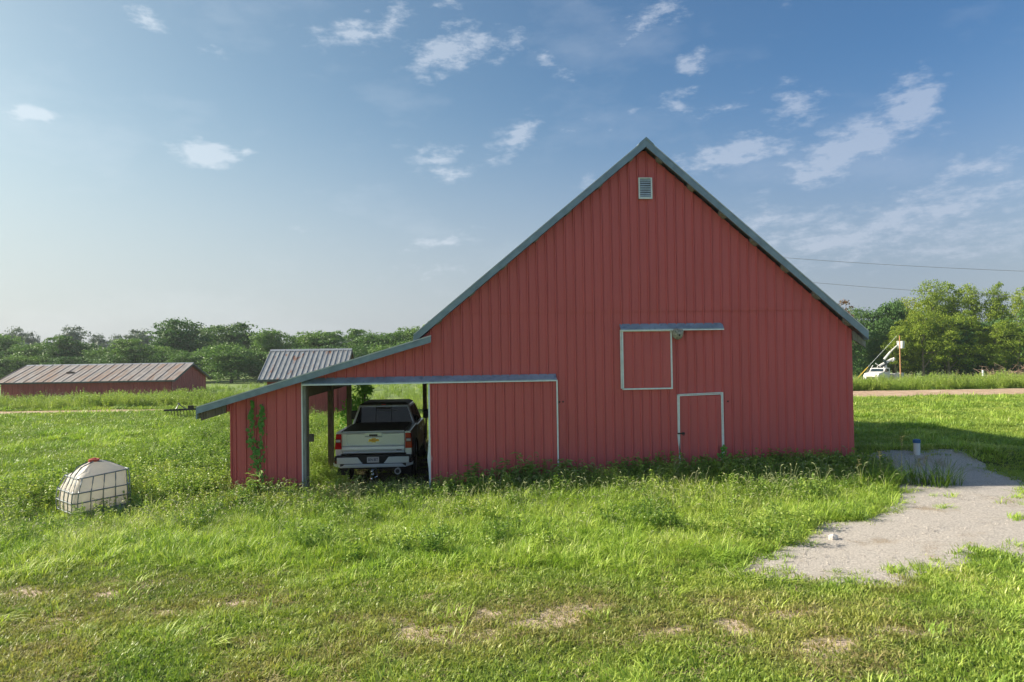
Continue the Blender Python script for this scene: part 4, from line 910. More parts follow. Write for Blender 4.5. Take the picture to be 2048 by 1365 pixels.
# ------------------------------------------------------------------ tine harrow on the left field
hp = gpt(338, 838); g = float(gz(*hp)); hr = gpt(400, 832)
ang = math.atan2(hr[1]-hp[1]-.8, hr[0]-hp[0])
har = empty('tine_harrow', (hp[0], hp[1], g), ang*.6, 'black spring-tine harrow standing in the grass left of the lean-to', 'farm implement')
MB().box(-.25, -.05, .42, 2.15, .05, .52).build('toolbar', M_DARK, har); MB().box(.1, .45, .42, 1.9, .52, .48).box(.3,.05,.43,.36,.45,.48).box(1.5,.05,.43,1.56,.45,.48).build('rear_bar', M_DARK, har)
for i in range(14):
    x = .1+i*.155
    MB().tube([(x,-.02,.45),(x+.02,-.1,.36),(x+.03,-.02,.2),(x+.05,-.1,-.02)], .017, 5).build('tine', M_DARK, har)
MB().tube([(.35,0,.5),(.5,.1,.78),(.85,.05,.5)], .035, 6).tube([(.5,.1,.78),(.5,.12,.84)], .07, 6).build('hitch_frame', mat('worn_grey_steel', (.2,.21,.22), rough=.5, metal=.3), har)
MB().box(.95,-.05,.5,1.25,.12,.68).tube([(1.2,0,.6),(1.7,0,.58)], .03, 6).build('mounting_block', M_DARK, har)

# ------------------------------------------------------------------ caged liquid tank
M_POLY = mat('milky_plastic', (.86,.81,.75), rough=.3, var=.05, vscale=2, col2=(.76,.69,.61,1), c2at=(.5,.75), c2scale=1.5)
_t = M_POLY.node_tree; _tr = N(_t, 'ShaderNodeBsdfTranslucent'); _tr.inputs[0].default_value = (.95,.88,.80,1); _mx = N(_t, 'ShaderNodeMixShader'); _mx.inputs[0].default_value = .45
_t.links.new(_t.nodes['Principled BSDF'].outputs[0], _mx.inputs[1]); _t.links.new(_tr.outputs[0], _mx.inputs[2]); _t.links.new(_mx.outputs[0], _t.nodes['Material Output'].inputs[0])
M_CAGE = mat('galvanised_tube', (.20,.23,.25), rough=.4, metal=.5, var=.15)
pa = gpt(153, 1041); g = float(gz(*pa))
tank = empty('caged_tank', (pa[0], pa[1], g-.10), R(20), 'crumpled white plastic tank in a bent wire cage with a red lid', 'tank')
tank.rotation_euler = (R(1.5), R(-2.5), R(47))
W_, D_, H_ = 1.08, .94, .94
def tp(u, v, t):                         # u,v 0..1 on the plan, t 0..1 height -> deformed cage point
    x = u*W_; y = v*D_
    tl = max(0, (t-.72)/.28)
    x += (1-u)*(.13*tl) - (1-u)*.05*math.sin(math.pi*min(t/.75,1)) + u*(.03*tl)
    y += (1-v)*.13*tl*(1-u*.2) - (1-v)*.02*math.sin(math.pi*t) - v*.10*tl
    x += .06*(1-u)*max(0,.22-t)/.22
    return Vector((x, y, t*H_ + .05*u*tl))
def ringpts(t, off=0, n=6, rad=.09):
    pts = []
    for (u0,v0,u1,v1) in ((0,0,1,0),(1,0,1,1),(1,1,0,1),(0,1,0,0)):
        for i in range(n):
            s = (i+.5)/n; pts.append(tp(u0+(u1-u0)*s, v0+(v1-v0)*s, t))
    c = sum(pts, Vector())/len(pts)
    pts = [p + (Vector((p.x-c.x, p.y-c.y, 0)).normalized()*off) for p in pts]
    return pts
m = MB(); lv = [.03,.08,.25,.5,.72,.85,.95,1.0]; n = 24; rings = []
for t_ in lv:
    q = ringpts(t_, -.025 if .05 < t_ < .97 else -.05); rings.append(q)
c = sum(rings[-1], Vector())/n
for f, dz in ((.80,.05),(.5,.15),(.25,.21),(.12,.225)):
    rings.append([c + (p-c)*f + Vector((-.06*(1-f),0,dz+.012*math.sin(k*1.3))) for k, p in enumerate(rings[7])])
for rg in rings: m.v += [tuple(p + Vector((random.gauss(0,.004), random.gauss(0,.004), random.gauss(0,.003)))) for p in rg]
for i in range(len(rings)-1):
    for k in range(n): m.f.append((i*n+k, i*n+(k+1)%n, (i+1)*n+(k+1)%n, (i+1)*n+k))
m.f += [tuple(range(n-1,-1,-1)), tuple((len(rings)-1)*n+k for k in range(n))]
bt = m.build('bottle', M_POLY, tank, smooth=True)
def cring(t_, name='cage_ring'):
    q = ringpts(t_, .012, 10); MB().tube(q+[q[0]], .0135, 6, cap=False).build(name, M_CAGE, tank)
for t_ in (.04,.24,.46,.68): cring(t_)
cring(.97)
for s in (.06,.28,.5,.72,.94):
    MB().tube([tp(s,0,t_)+Vector((0,-.02,0)) for t_ in (.03,.25,.5,.7,.85,.98)], .0125, 5).build('cage_bar', M_CAGE, tank)
    MB().tube([tp(0,s,t_)+Vector((-.02,0,0)) for t_ in (.03,.25,.5,.7,.85,.98)], .0125, 5).build('cage_bar', M_CAGE, tank)
    MB().tube([tp(1,s,t_)+Vector((.02,0,0)) for t_ in (.03,.25,.5,.7,.85,.98)], .0125, 5).build('cage_bar', M_CAGE, tank)
    MB().tube([tp(s,1,t_)+Vector((0,.02,0)) for t_ in (.03,.5,.98)], .011, 5).build('cage_bar', M_CAGE, tank)
for v in (.33,.62):
    MB().tube([tp(0,v,.98), c+Vector((-.36,(v-.5)*.6,.13)), c+Vector((-.1,(v-.5)*.5,.225)), c+Vector((.2,(v-.5)*.6,.17)), tp(1,v,.98)], .014, 5).build('top_bar', M_CAGE, tank)
MB().tube([(c.x-.06,c.y,c.z+.21),(c.x-.06,c.y,c.z+.26)], .105, 16).tube([(c.x-.06,c.y,c.z+.257),(c.x-.06,c.y,c.z+.28)], .05, 8).build('lid', mat('red_plastic_lid', (.42,.07,.05), rough=.5), tank)
MB().box(.02,.03,-.03,W_-.02,D_-.03,.02).build('base_frame', M_DARK, tank)
M_SLUDGE = mat('dirty_white_strip', (.42,.45,.41), rough=.5, var=.15, vscale=8)
m = MB(); q0 = [tp(u,0,.05)+Vector((0,-.006,0)) for u in (.08,.3,.5,.7,.95)]; q1 = [tp(u,0,.24)+Vector((0,-.006,0)) for u in (.08,.3,.5,.7,.95)]; q2 = [p+Vector((0,.03,0)) for p in q0]; q3 = [p+Vector((0,.03,0)) for p in q1]
for i in range(4): m.hexa([q0[i],q0[i+1],q2[i+1],q2[i],q1[i],q1[i+1],q3[i+1],q3[i]])
m.build('skirt', M_SLUDGE, tank)

# ------------------------------------------------------------------ pipe with blue cap, rock
pp = gpt(1834, 914); g = float(gz(*pp)); hgt = atx(1832, 880, (Vector((*pp, g))-CAM).dot(Vector(fw)))[2]-g
pipe = empty('vent_pipe', (pp[0], pp[1], g-.05), 0, 'white plastic pipe with a blue cap standing at the gravel beside the barn', 'pipe')
MB().tube([(.0,0,0),(0.005,0,hgt-.02)], .078, 18).build('pipe_body', mat('white_plastic_pipe', (.66,.68,.70), rough=.4, var=.06), pipe, smooth=False)
MB().tube([(.0,0,hgt-.03),(0.0,0,hgt+.05)], .09, 18).tube([(0,0,hgt+.05),(0,0,hgt+.066)], [.088,.05], 18).build('cap', mat('blue_plastic_cap', (.03,.13,.32), rough=.45), pipe)
rp = gpt(1667, 1083)
o = MB().ball((0,0,.02), .075, 9, 6, (1.1,.8,.75), jit=.12).build('rock', mat('white_limestone', (.68,.62,.56), rough=.85, var=.12, vscale=12, bump=.5), loc=(rp[0], rp[1], float(gz(*rp))+.03)); tag(o, 'single white rock at the grassy edge of the gravel', 'rock')

# ------------------------------------------------------------------ bucket truck, poles, wires
M_TW = mat('white_truck_paint', (.72,.70,.69), rough=.35, var=.05)
M_TG = mat('dark_window_glass', (.02,.035,.045), rough=.08, var=.05)
M_ORG = mat('sunlit_pole_wood', (.50,.25,.12), rough=.8, var=.15, vscale=2)  # warm sunlight put into the wood colour
DT = 100.0
def tb(px, py, dy=0): 
    p = atx(px, py, DT); return Vector((p[0], p[1]+dy, p[2]))
tx, ty, tz = atx(1757, 752, DT); tgz = float(gz(tx, ty)); BRZ = R(-56)
bt_ = empty('bucket_truck', (tx, ty, tgz), BRZ, 'white utility bucket truck with raised articulated boom behind the weeds', 'truck')
_inv = Matrix.Rotation(-BRZ, 3, 'Z')
def rel(p): return _inv @ (Vector(p) - Vector((tx, ty, tgz)))
zt = float(tb(1756,736.5).z)-tgz; zc = float(tb(1756,744.5).z)-tgz
MB().prism([(-2.4,.5),(1.3,.5),(1.3,zt),(-.1,zt),(-.55,zc+.1),(-2.1,zc-.15),(-2.4,zc-.5)], -1.05, 1.05, 'x').build('cab', M_TW, bt_, bevel=.06)
MB().hexa([(-.9,-.62,zc+.12),(.9,-.62,zc+.12),(.9,-.5,zc+.12),(-.9,-.5,zc+.12),(-.82,-.2,zt-.1),(.82,-.2,zt-.1),(.82,-.1,zt-.1),(-.82,-.1,zt-.1)]).build('windshield', M_TG, bt_)
for s in (-1, 1):
    MB().box(min(s*1.04,s*1.07),-.1,zc+.1,max(s*1.04,s*1.07),.9,zt-.15).build('side_window', M_TG, bt_)
    MB().box(s*.8-.14,-2.43,.95,s*.8+.14,-2.38,1.2).build('headlight', M_WHITE, bt_)
    MB().box(min(s*1.15,s*1.35),-.5,zc+.05,max(s*1.15,s*1.35),-.4,zt-.1).build('mirror', M_DARK, bt_)
    for y in (-1.6, 4.0): MB().tube([(s*.8,y,.5),(s*1.08,y,.5)], .5, 16).build('wheel', M_DARK, bt_)
MB().box(-.6,-2.44,.7,.6,-2.38,zc-.6).build('grille', M_DARK, bt_)
MB().box(-1.1,1.5,.8,1.1,5.6,zc-.35).build('service_body', mat('grey_white_boxes', (.5,.5,.5), rough=.5, var=.15), bt_, bevel=.04)
e = rel(tb(1799,749)); MB().box(e.x-.4,e.y-.4,e.z-.9,e.x+.4,e.y+.4,e.z+.2).build('tool_box', M_TW, bt_)
def seg(p, q, r0, r1, name, mt, dy=0):
    p, q = rel(tb(*p, dy)), rel(tb(*q, dy)); return MB().tube([p, q], [r0, r1], 8).build(name, mt, bt_)
seg((1784,746),(1782.5,728),.34,.24,'turret',M_TW,1.5)
seg((1770.5,732),(1796,719),.17,.21,'lower_boom',M_TW,1.3); seg((1774,735),(1792,723),.12,.12,'boom_cylinder',M_TG,1.3)
seg((1798,720.5),(1796,719.5),.34,.34,'elbow',M_TW,1.2)
seg((1777,719),(1790,703.5),.17,.15,'upper_boom',M_TW,1.0); seg((1791,702.5),(1806,688.5),.12,.08,'boom_tip',M_TW,1.0)
seg((1778.5,719),(1782,730),.18,.2,'boom_link',M_TG,1.2)
bk = rel(tb(1810.5,690,1.0)); MB().hexa([(bk.x-.32,bk.y-.35,bk.z-.5),(bk.x+.32,bk.y-.35,bk.z-.5),(bk.x+.32,bk.y+.35,bk.z-.5),(bk.x-.32,bk.y+.35,bk.z-.5),(bk.x-.4,bk.y-.4,bk.z+.55),(bk.x+.4,bk.y-.4,bk.z+.55),(bk.x+.4,bk.y+.4,bk.z+.55),(bk.x-.4,bk.y+.4,bk.z+.55)]).build('bucket', M_TW, bt_)
seg((1803,683),(1806,686),.1,.1,'boom_hook',M_TW,1.0)
for px in (1748,1759): seg((px,736),(px+3,731),.06,.04,'roof_beacon',M_TW,.6)
seg((1758,727.5),(1768,734),.07,.07,'boom_rest',M_TW,.8)
p = tb(1790.5,752,-1.2); q = tb(1790.5,672,-1.2); gq = float(gz(p.x,p.y))
o = MB().tube([(0,0,0),(0,0,q.z-gq)], [.10,.07], 8).build('utility_pole', M_ORG, loc=(p.x,p.y,gq)); tag(o, 'thin orange-brown pole standing in front of the bucket truck', 'pole')
pa_, pb_ = tb(1779,688), tb(1736,734.5); pc_ = tb(1720,751.5); 
guy = empty('guy_wire', (pc_.x,pc_.y,pc_.z), 0, 'slanting guy wire with a yellow guard left of the bucket truck', 'wire')
top = pa_ + (pa_-pb_)*.35
MB().tube([top-pc_, pb_-pc_], .02, 5).build('wire', M_WHITE, guy); gd = pc_+(pc_-pb_)*.45
MB().tube([pb_-pc_, gd-pc_], .06, 6).build('guard', mat('yellow_guard', (.62,.42,.06), rough=.5), guy)
# power lines between poles, one pole behind the barn and one out to the right
def pl(label, a, b_, name='power_line'):
    A_, B_ = Vector(atx(*a)), Vector(atx(*b_)); pts = []
    for i in range(25):
        s = i/24; p = A_.lerp(B_, s); p.z -= 4*.35*s*(1-s); pts.append(p)
    o = MB().tube(pts, .022, 4).build(name, mat('wire', (.16,.16,.17), rough=.6)); tag(o, label, 'power line', 'power lines right of the barn')
pl('upper thin power line crossing the sky right of the barn', (1540,513.5,92), (2300,550,80))
pl('lower thin power line running from the barn roof into the right-hand trees', (1540,557.5,92), (2300,606,80))
P1 = Vector(atx(1540,505,92)); g = float(gz(P1.x,P1.y))
m = MB(); m.tube([(0,0,0),(0,0,P1.z-g)], [.17,.12], 8); o = m.build('utility_pole', M_WOOD, loc=(P1.x,P1.y,g)); tag(o, 'wooden utility pole hidden behind the barn', 'pole')
P2 = Vector(atx(2300,540,80)); g = float(gz(P2.x,P2.y)); o = MB().tube([(0,0,0),(0,0,P2.z-g)], [.17,.12], 8).build('utility_pole', M_WOOD, loc=(P2.x,P2.y,g)); tag(o, 'wooden utility pole beyond the right edge of the picture', 'pole')
# white marker post by the right wood
p = atx(1966,750,82); g = float(gz(p[0],p[1])); o = MB().tube([(0,0,0),(0,0,p[2]-g+.55)], .1, 8).build('marker_post', M_WHITE, loc=(p[0],p[1],g)); tag(o, 'short white marker post at the foot of the right-hand trees', 'post')

# ------------------------------------------------------------------ climbing vines and single weeds
def vine(name, paths, y, label, lsz=.07, n=110, hang=0, depth=.05):
    rnd = random.Random(len(paths)*7+n); s = empty(name, (paths[0][0][0], y, paths[0][0][1]), 0, label, 'vine'); o = s.location
    st = MB(); lf = MB()
    for pth in paths:
        st.tube([(p[0]-o.x, -.012 if not hang else rnd.uniform(-.04,.04), p[1]-o.z) for p in pth], .008, 4)
        ln = sum(math.hypot(pth[i+1][0]-pth[i][0], pth[i+1][1]-pth[i][1]) for i in range(len(pth)-1))
        for k in range(int(n*ln)):
            s_ = rnd.random()*(len(pth)-1); i = int(s_); f = s_-i; wd = pth[i][2]*(1-f)+pth[min(i+1,len(pth)-1)][2]*f
            x = pth[i][0]*(1-f)+pth[i+1][0]*f + rnd.gauss(0, wd); z = pth[i][1]*(1-f)+pth[i+1][1]*f + rnd.uniform(-.04,.04)
            yy = -.03 - rnd.uniform(0,depth) if not hang else rnd.gauss(0, depth)
            sz = lsz*rnd.uniform(.6,1.25); a = rnd.uniform(-2.6,-.5); dx, dz = math.cos(a)*sz, math.sin(a)*sz; tl = rnd.uniform(-.03,.03)
            nx_, nz_q = -dz*.42, dx*.42
            lf.add([(x-o.x, yy, z-o.z), (x+dx*.4+nx_-o.x, yy-.012+tl*.3, z+dz*.4+nz_q-o.z), (x+dx-o.x, yy-.035, z+dz-o.z), (x+dx*.4-nx_-o.x, yy-.012-tl, z+dz*.4-nz_q-o.z)], [(0,1,2,3)])
    st.build('stem', M_BARK, s); lf.build('foliage', VLEAF, s); return s
VLEAF = leafmat('vine_leaves', [(0.095,0.243,0.038),(0.162,0.378,0.054),(0.270,0.513,0.081)], inst=False, trans=.25, rough=.4)
W0 = lambda px, py, w=.04: (*at(px, py, -.02), w)
vine('climbing_vine', [[W0(523,958,.05),W0(522,930,.05),W0(520,900,.05),W0(524,880,.045),W0(525,860,.04),W0(523,845,.035),W0(526,825,.02),W0(525,808,.005)],
      [W0(514,940,.05),W0(512,905,.05),W0(506,885,.05),W0(502,868,.04),W0(507,850,.03),W0(504,832,.03),W0(506,818,.01),W0(506,800,.002)]], -.02, 'two green vine strands climbing the red end wall of the lean-to', .075, 85)
Wp = lambda px, py, w: (*at(px, py, YB), w)
vine('post_vine', [[Wp(728,765,.15),Wp(722,785,.2),Wp(716,800,.25),Wp(712,820,.3),Wp(706,845,.25),Wp(700,870,.3)],[Wp(735,766,.12),Wp(736,785,.1),Wp(738,775,.08)],[Wp(706,800,.1),Wp(703,825,.12),Wp(700,860,.2)]], YB-.3, 'leafy vine hanging on the back post of the lean-to behind the pickup', .085, 300, 1, depth=.2)
vine('door_vine', [[W0(1446,935,.05),W0(1443,915,.05),W0(1442,900,.03),W0(1446,890,.02)]], -.05, 'small vine climbing the right edge of the small door', .07, 90)
def weedplant(px, py_top, label, kind_='broad', spread=.18, y=-.45):
    x, zt = at(px, py_top, y); g = float(gz(x, y)); h = zt-g; rnd = random.Random(px); s = empty('weed_plant', (x, y, g), 0, label, 'weed', 'single weeds standing against the barn wall'); st = MB(); lf = MB(); sd = MB()
    nst = 4 if kind_ == 'broad' else 3
    for i in range(nst):
        a = rnd.uniform(0,6.28); hh = h*rnd.uniform(.7,1) if i else h; tp_ = Vector((math.cos(a)*spread*.6*(i>0), math.sin(a)*spread*.4, hh)); st.tube([(0,0,0), tp_*.5+Vector((0,0,.03)), tp_], [.008,.006,.003], 4)
        if kind_ == 'broad':
            for k in range(13):
                q_ = rnd.uniform(.3,1.0); p = tp_*q_; aa = rnd.uniform(0,6.28); l = rnd.uniform(.13,.23); w_ = l*.42; d_ = Vector((math.cos(aa), math.sin(aa)*.8, rnd.uniform(-.25,.4))).normalized(); sx = d_.cross(Vector((0,0,1))).normalized()
                mid = p+d_*l*.5+Vector((0,0,.01)); lf.add([p, mid+sx*w_*.5, p+d_*l-Vector((0,0,.03)), mid-sx*w_*.5],[(0,1,2,3)])
        else:
            for k in range(8):
                p = tp_*rnd.uniform(.1,.7); aa = rnd.uniform(0,6.28); l = rnd.uniform(.15,.3); d_ = Vector((math.cos(aa), math.sin(aa), .7)).normalized(); sx = d_.cross(Vector((0,0,1))).normalized()
                lf.add([p-sx*.005, p+sx*.005, p+d_*l*.6+sx*.004, p+d_*l-Vector((0,0,.06))],[(0,1,2,3)])
            e = tp_; dr = rnd.choice((-1,1)); sd.tube([e, e+Vector((dr*.03,0,.03)), e+Vector((dr*.07,0,.03)), e+Vector((dr*.10,0,-.01)), e+Vector((dr*.11,0,-.05))],[.005,.010,.012,.009,.003],5)
    st.build('stem', SEEDM, s); lf.build('foliage', WLEAF, s)
    if kind_ != 'broad': sd.build('seed_head', SEEDM, s)
WLEAF = leafmat('pale_weed_leaves', [(0.144,0.270,0.054),(0.270,0.396,0.108),(0.450,0.540,0.216)], inst=False, trans=.3)
SEEDM = leafmat('weed_stems', [(.24,.24,.09),(.34,.30,.14)], inst=False, trans=.1)
for a in ((940,921,'bushy pale-leaved weed left of centre in front of the sliding door'),(1008,920,'drooping broad-leaved weed in front of the sliding door'),(1036,903,'tall dark-leaved weed against the sliding door'),(1060,922,'weed with reddish stems near the right side of the sliding door'),(1128,918,'leafy weed just right of the sliding door edge'),(1250,932,'pale spiky weed left of the small door'),(512,938,'leafy weed at the foot of the wall vine'),(1620,905,'dark ivy clump low on the right part of the wall')): weedplant(*a[:2], a[2], 'broad')
for a in ((1068,908,'foxtail stalk curving over in front of the sliding door'),(1106,922,'foxtail stalk leaning right beside the sliding door edge'),(1190,918,'foxtail stalk standing against the main wall'),(1165,930,'short foxtail right of the sliding door'),(985,925,'foxtail between two broad-leaved weeds')): weedplant(a[0], a[1], a[2], 'fox')
# tall grass clump beside the gravel
cp = gpt(1790, 975); g = float(gz(*cp)); s = empty('tall_grass_clump', (cp[0], cp[1], g), 0, 'tall seeding grass clump at the corner of the barn beside the gravel', 'grass clump')
m = MB(); m.v, m.f = [], []
for k in range(5):
    t_ = tuft(70, .28, .75, .016, .9, 4, mt=G_LUSH)[0][0]; off = Vector((random.gauss(0,.45), random.gauss(0,.2), 0)); m.add([Vector(v)+off for v in t_.v], t_.f)
CLG = leafmat('clump_blades', [(.06,.13,.012),(.12,.21,.022),(.22,.28,.05)], inst=False, trans=.3)
m.build('blades', CLG, s)
m = MB()
for (dx, h, l) in ((.15,1.08,.1),(-.3,.78,-.1),(.55,.66,.4),(-.75,.62,-.15),(.35,.6,.5)):
    e = Vector((dx+l*.5, 0, h)); m.tube([(dx,0,0),(dx+l*.15,0,h*.55),e],[.006,.005,.003],4)
    for k in range(12): a = random.uniform(0,6.28); p = e-Vector((l*.1,0,random.uniform(0,.2))); m.tube([p,p+Vector((math.cos(a)*.06,math.sin(a)*.06,.03))],[.006,.003],4)
m.build('seed_stalks', SEEDM, s)
# ------------------------------------------------------------------ pickup truck
M_PAINT = mat('silver_green_paint', (.74,.81,.85), rough=.3, metal=.3, var=.02)
M_PAINT.node_tree.nodes['Principled BSDF'].inputs['Coat Weight'].default_value = .6
M_PAINT.node_tree.nodes['Principled BSDF'].inputs['Coat Roughness'].default_value = .06
M_BLK = mat('black_plastic', (.018,.018,.02), rough=.55, var=.1)
M_GBLK = mat('gloss_black', (.012,.012,.014), rough=.12, var=.05)
M_GLASS = mat('tinted_rear_glass', (.006,.009,.013), rough=.03, var=.05, spec=.45)
M_GLASS.node_tree.nodes['Principled BSDF'].inputs['IOR'].default_value = 1.5
M_TIRE = mat('tyre_rubber', (.02,.02,.02), rough=.85, var=.15)
M_RIM = mat('alloy_rim', (.45,.46,.47), rough=.3, metal=.8, var=.05)
M_CHR = mat('chrome', (.62,.64,.66), rough=.14, metal=1.0, var=.03)
M_STL = mat('dull_steel', (.55,.56,.57), rough=.35, metal=.3)
M_LRED = mat('red_lamp_lens', (.55,.006,.012), rough=.15, var=.08)
M_LWHT = mat('clear_lamp_lens', (.62,.60,.60), rough=.15, var=.05)
M_GOLD = mat('gold_emblem', (.62,.36,.07), rough=.3, metal=.5, var=.05)
M_PLATE = mat('plate_white', (.60,.60,.60), rough=.5, var=.05)
M_PBLUE = mat('plate_ink', (.05,.07,.13), rough=.6, var=.05)
tc_ = atx(748, 950, 18.35)
TX, TY = tc_[0], tc_[1]
tg = 3.3 - 3.40
pk = empty('pickup_truck', (TX, TY, tg), R(-1.3), 'silver pickup truck with a black bed cover parked nose-in under the lean-to', 'pickup truck')
# local: x right, y forward (away from camera), z up; rear face of tailgate at y=0
HW = 1.015
def side_poly(): return None
ZT = 1.415                       # top of bed rail
for s in (-1, 1):
    # bed side: outer skin lofted with wheel-arch cut
    prof = [(0.0,.62),(.75,.62),(.80,.82),(.93,.98),(1.12,1.04),(1.32,1.04),(1.51,.98),(1.64,.82),(1.69,.62),(2.12,.60),(2.12,1.30),(2.12,ZT),(0.0,ZT),(0,1.3)]
    m = MB()
    outer = []; inner = []
    def ox_(z): return HW - (.055*max(0,(z-1.05)/.37)**1.5) - .03*max(0,(.9-z)/.3)
    n = len(prof); vs = [(s*ox_(z), y, z) for y, z in prof] + [(s*(HW-.17), y, z) for y, z in prof]
    fs = [tuple(range(n)), tuple(range(2*n-1, n-1, -1))] + [(i, i+n, (i+1)%n+n, (i+1)%n) for i in range(n)]
    m.add(vs, fs); m.build('bed_side', M_PAINT, pk, bevel=.012)
    m = MB(); arch = [(.75,.60),(.80,.83),(.93,1.0),(1.12,1.065),(1.32,1.065),(1.51,1.0),(1.64,.83),(1.69,.60)]
    pts = [(s*(HW-.0), y, z) for y, z in arch]; m.tube(pts, .022, 6); m.build('wheel_arch_trim', M_BLK, pk)
    # cab side
    prof = [(2.16,.55),(4.42,.55),(4.50,.85),(4.6,1.0),(4.62,1.33),(2.16,1.36)]
    n = len(prof); vs = [(s*ox_(z), y, z) for y, z in prof] + [(s*(HW-.2), y, z) for y, z in prof]
    m = MB(); m.add(vs, [tuple(range(n)), tuple(range(2*n-1, n-1, -1))] + [(i, i+n, (i+1)%n+n, (i+1)%n) for i in range(n)]); m.build('cab_side', M_PAINT, pk, bevel=.015)
    m = MB(); m.box(*(sorted((s*(HW-.0), s*(HW+.012)))[0], 3.22, .6, sorted((s*HW, s*(HW+.004)))[1], 3.235, 1.33)); m.build('door_gap', M_BLK, pk)
    for y in (2.55, 3.65): MB().box(min(s*HW, s*(HW+.04)), y, 1.18, max(s*HW, s*(HW+.04)), y+.2, 1.21).build('door_handle', M_CHR, pk)
    # front fender
    prof = [(4.62,.55),(4.66,.8),(4.8,.98),(5.0,1.04),(5.2,1.04),(5.38,.98),(5.5,.8),(5.55,.55),(5.95,.5),(6.05,.8),(6.0,1.22),(4.62,1.33)]
    n = len(prof); vs = [(s*(ox_(z)-(.05 if y > 5.9 else 0)), y, z) for y, z in prof] + [(s*(HW-.3), y, z) for y, z in prof]
    m = MB(); m.add(vs, [tuple(range(n)), tuple(range(2*n-1, n-1, -1))] + [(i, i+n, (i+1)%n+n, (i+1)%n) for i in range(n)]); m.build('fender', M_PAINT, pk, bevel=.015)
    # wheels
    for y in (1.22, 5.1):
        w_ = MB().tube([(s*.75,y,.40),(s*.78,y,.40),(s*.98,y,.40),(s*1.0,y,.40)], [.36,.40,.40,.36], 28).build('wheel', M_TIRE, pk)
        MB().tube([(s*.985,y,.40),(s*1.005,y,.40)], [.25,.23], 20).build('rim', M_RIM, w_)
    # mirrors
    MB().hexa([(s*1.0,4.05,1.38),(s*1.28,4.02,1.38),(s*1.28,4.12,1.38),(s*1.0,4.12,1.38),(s*1.03,4.05,1.66),(s*1.27,4.02,1.66),(s*1.27,4.12,1.66),(s*1.03,4.12,1.66)]).build('mirror', M_BLK, pk, bevel=.03)
    MB().hexa([(s*.66,-.06,.30),(s*.96,-.06,.30),(s*.96,-.04,.30),(s*.66,-.04,.30),(s*.66,.68,.62),(s*.96,.68,.62),(s*.96,.70,.62),(s*.66,.70,.62)]).build('mud_flap', M_BLK, pk)
# tailgate: stepped panel
TGH = .805
def frame_panel(pts, y0, y1): return MB().prism(pts, y0, y1)
m = MB(); m.box(-TGH, -.0, .84, TGH, .07, 1.405); tgt = m.build('tailgate', M_PAINT, pk, bevel=.02)
# upper lip, side shoulders and lower bulge standing proud around the recessed field
m = MB()
for (xa, xb) in ((-TGH,-.22),(.22,TGH)): m.prism([(.01,1.418),(-.030,1.405),(-.052,1.385),(-.048,1.372),(-.004,1.345),(.01,1.345)], xa, xb, 'x')
m.prism([(.01,1.418),(-.030,1.405),(-.052,1.385),(-.050,1.30),(-.006,1.262),(.01,1.262)], -.22, .22, 'x')
m.build('top_lip', M_PAINT, tgt)
for s in (-1, 1):
    P = [(s*TGH,1.36),(s*.69,1.36),(s*.69,1.12),(s*.65,1.07),(s*.60,1.05),(s*TGH,1.05)]
    MB().prism(P if s > 0 else P[::-1], -.022, .01).build('side_shoulder', M_PAINT, tgt, bevel=.008)
m = MB(); m.prism([(.01,1.062),(-.012,1.056),(-.052,1.018),(-.056,.955),(-.050,.918),(-.004,.888),(.01,.888)], -TGH, TGH, 'x'); m.build('lower_bulge', M_PAINT, tgt)
m = MB(); m.prism([(.01,.885),(-.02,.878),(-.030,.862),(-.004,.842),(.01,.842)], -TGH, TGH, 'x'); m.build('bottom_step', M_PAINT, tgt)
MB().box(-.80,-.012,1.395,.80,.05,1.43).build('spoiler_edge', M_PAINT, tgt, bevel=.01)
MB().box(-.115,-.052,1.295,.115,-.02,1.352).build('handle_recess', M_GBLK, tgt, bevel=.01)
MB().box(-.085,-.06,1.315,.085,-.05,1.345).build('handle', M_BLK, tgt, bevel=.006)
e = MB(); ez = 1.185
e.prism([(-.135,ez-.032),(-.055,ez-.032),(-.045,ez-.052),(.045,ez-.052),(.055,ez-.028),(.145,ez-.024),(.122,ez+.030),(.055,ez+.030),(.045,ez+.052),(-.045,ez+.052),(-.055,ez+.028),(-.112,ez+.028)], -.012, .004)
e.build('emblem', M_GOLD, tgt)
e = MB(); e.prism([(-.148,ez-.040),(-.062,ez-.040),(-.05,ez-.060),(.05,ez-.060),(.06,ez-.036),(.158,ez-.032),(.130,ez+.038),(.062,ez+.038),(.05,ez+.060),(-.05,ez+.060),(-.062,ez+.036),(-.122,ez+.036)], -.006, .006); e.build('emblem_border', M_CHR, tgt)
MB().box(.60,-.056,.918,.73,-.050,.936).build('trim_badge', M_DARK, tgt)
MB().box(-TGH-.006,-.004,.84,-TGH+.006,.01,1.40).box(TGH-.006,-.004,.84,TGH+.006,.01,1.40).build('shut_gap', M_BLK, tgt)
